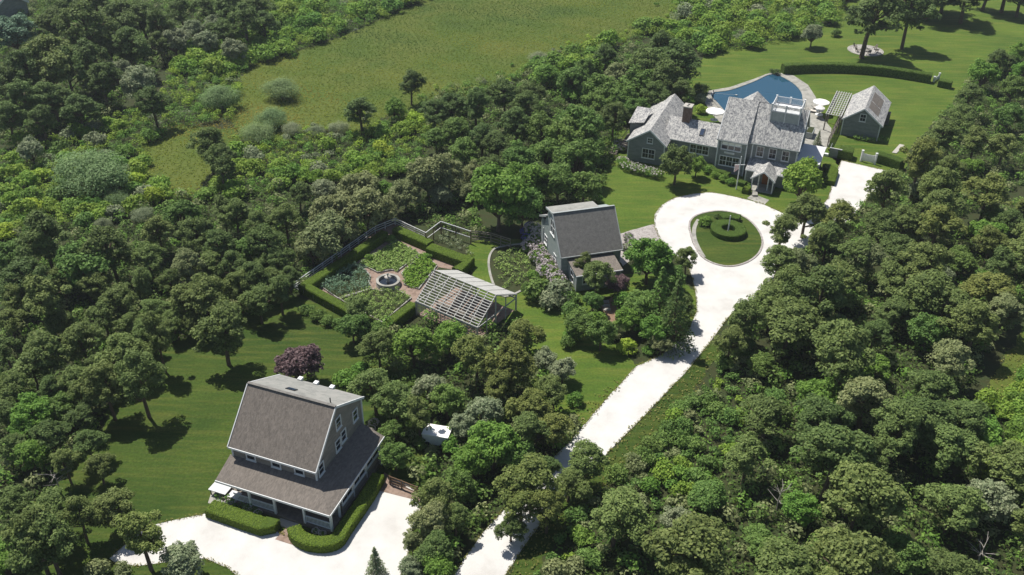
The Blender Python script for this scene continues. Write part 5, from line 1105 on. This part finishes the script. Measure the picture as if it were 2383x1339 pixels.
# dead grey trees and bleached snags in the wood
def snag(px, py, h, label, seed):
    rnd = random.Random(seed); P = g(px, py, h*.6); mb = MB(); mb.tube([(0,0,-.1),(.1,0,h*.5),(.0,.1,h)], [.09,.06,.02], 6)
    for i in range(9):
        z = h*rnd.uniform(.4,.95); a = rnd.uniform(0,6.28); l = rnd.uniform(.5,1.3); e = Vector((math.cos(a)*l, math.sin(a)*l, z+rnd.uniform(.1,.6))); mb.tube([(.05,.05,z), e], [.04,.012], 4)
        for j in range(2): b = a+rnd.uniform(-1,1); mb.tube([Vector((.05,.05,z)).lerp(e,.6), e+Vector((math.cos(b)*.4, math.sin(b)*.4, .2))], [.02,.008], 4)
    root = empty('dead_tree', (P.x, P.y, 0), rnd.uniform(0,6.28), label, 'dead tree'); mb.build('trunk', 'bark_grey', root)
snag(1815,1160,3.4,'bleached dead tree among the pines near a dark gap in the wood',1); snag(2285,1290,2.6,'grey bare thicket tree at the bottom of the eastern wood',2); snag(1945,760,3.0,'pale dead branches beside a round green pine in the wood',3); snag(130,1120,2.6,'pale dead branches under the pines beside the cottage lawn',4)
# ---- look-alike trees: say which one by the landmark each stands nearest to
LM = [('the cottage', g(700,1110)), ('the studio', g(1370,620)), ('the lattice arbor', g(1090,730)), ('the garden fountain', g(903,655)), ('the white trailer', g(1018,1035)), ('the island ring hedge', g(1695,545)), ('the dipped white gate', g(2018,385)), ('the pool house', g(2010,310)), ('the fire pit', g(2014,117)), ('the yellow green shrub', g(1458,820)), ('the bleached dead tree', g(1815,1180)), ('the grass path', g(2340,860)), ('the concrete slab', g(2090,345)), ('the biggest willow dome', g(210,430)), ('the lone lawn pine', g(533,850)), ('the small spruce', g(874,1335)), ('the court entrance', g(265,1305)), ('the pool', g(1700,215)), ('the far house', g(20,40)), ('the tall wire fence', g(1060,560)), ('the gable wing', g(1465,370)), ('the grey bare tree', g(2285,1310)), ('the pale dead branches', g(1945,780))]
ORD = 'nearest second third fourth fifth sixth seventh eighth ninth tenth eleventh twelfth thirteenth fourteenth fifteenth sixteenth seventeenth eighteenth'.split()
by = {}
for o in list(C.objects):
    if o.parent is None and o.get('group') and (o.get('category') in ('pine tree', 'tree', 'hydrangea') or o.name.startswith('willow')): by.setdefault(o['label'], []).append(o)
for lab, obs in by.items():
    if len(obs) < 2: continue
    near = {}
    for o in obs:
        n_, p_ = min(LM, key=lambda l: (l[1]-o.location).length); near.setdefault(n_, []).append(((p_-o.location).length, o))
    words = lab.replace(' with puffy irregular crown', '').replace(' in the depth of the wood beyond the driveway', ' deep in the eastern wood').replace('round-headed ', '')
    for a_, b_ in (('in the wood beyond the cottage lawn', 'beyond the cottage lawn'), ('along the edge of the wood beyond the driveway', 'edging the driveway wood'), ('in the far wood above the scrub', 'in the far wood'), ('in the wood between the meadow and the studio', 'between meadow and studio'), ('in the grove between the cottage and the driveway', 'in the cottage grove'), ('in the grove behind the main house gable', 'behind the house gable')): words = words.replace(a_, b_)
    for n_, l in near.items():
        l.sort(key=lambda a: a[0])
        for i, (d_, o) in enumerate(l[:18]):
            t_ = '%s, %s %s' % (words, ('nearest to' if i == 0 else ORD[i]+' nearest to'), n_)
            if len(t_.split()) <= 16: o['label'] = t_
print('COUNT', COUNT, len(cands))
# ---------------------------------------------------------------- thin summer haze
hb_ = MB().box(-420, 420, -60, 520, -1.0, 68.5); hz_ = bpy.data.meshes.new('haze'); hz_.from_pydata(hb_.v, [], hb_.f); hz_.update()
mt, t, o = newmat('haze'); pv = t.nodes.new('ShaderNodeVolumePrincipled'); pv.inputs['Color'].default_value = (.86, .92, 1, 1); pv.inputs['Density'].default_value = .00018; pv.inputs['Anisotropy'].default_value = .2
t.links.new(pv.outputs[0], o.inputs['Volume']); hz_.materials.append(mt)
ho = bpy.data.objects.new('haze', hz_); C.objects.link(ho); ho['kind'] = 'stuff'; ho['label'] = 'thin pale summer haze over the whole estate'; ho['category'] = 'haze'
scn.cycles.volume_bounces = 0
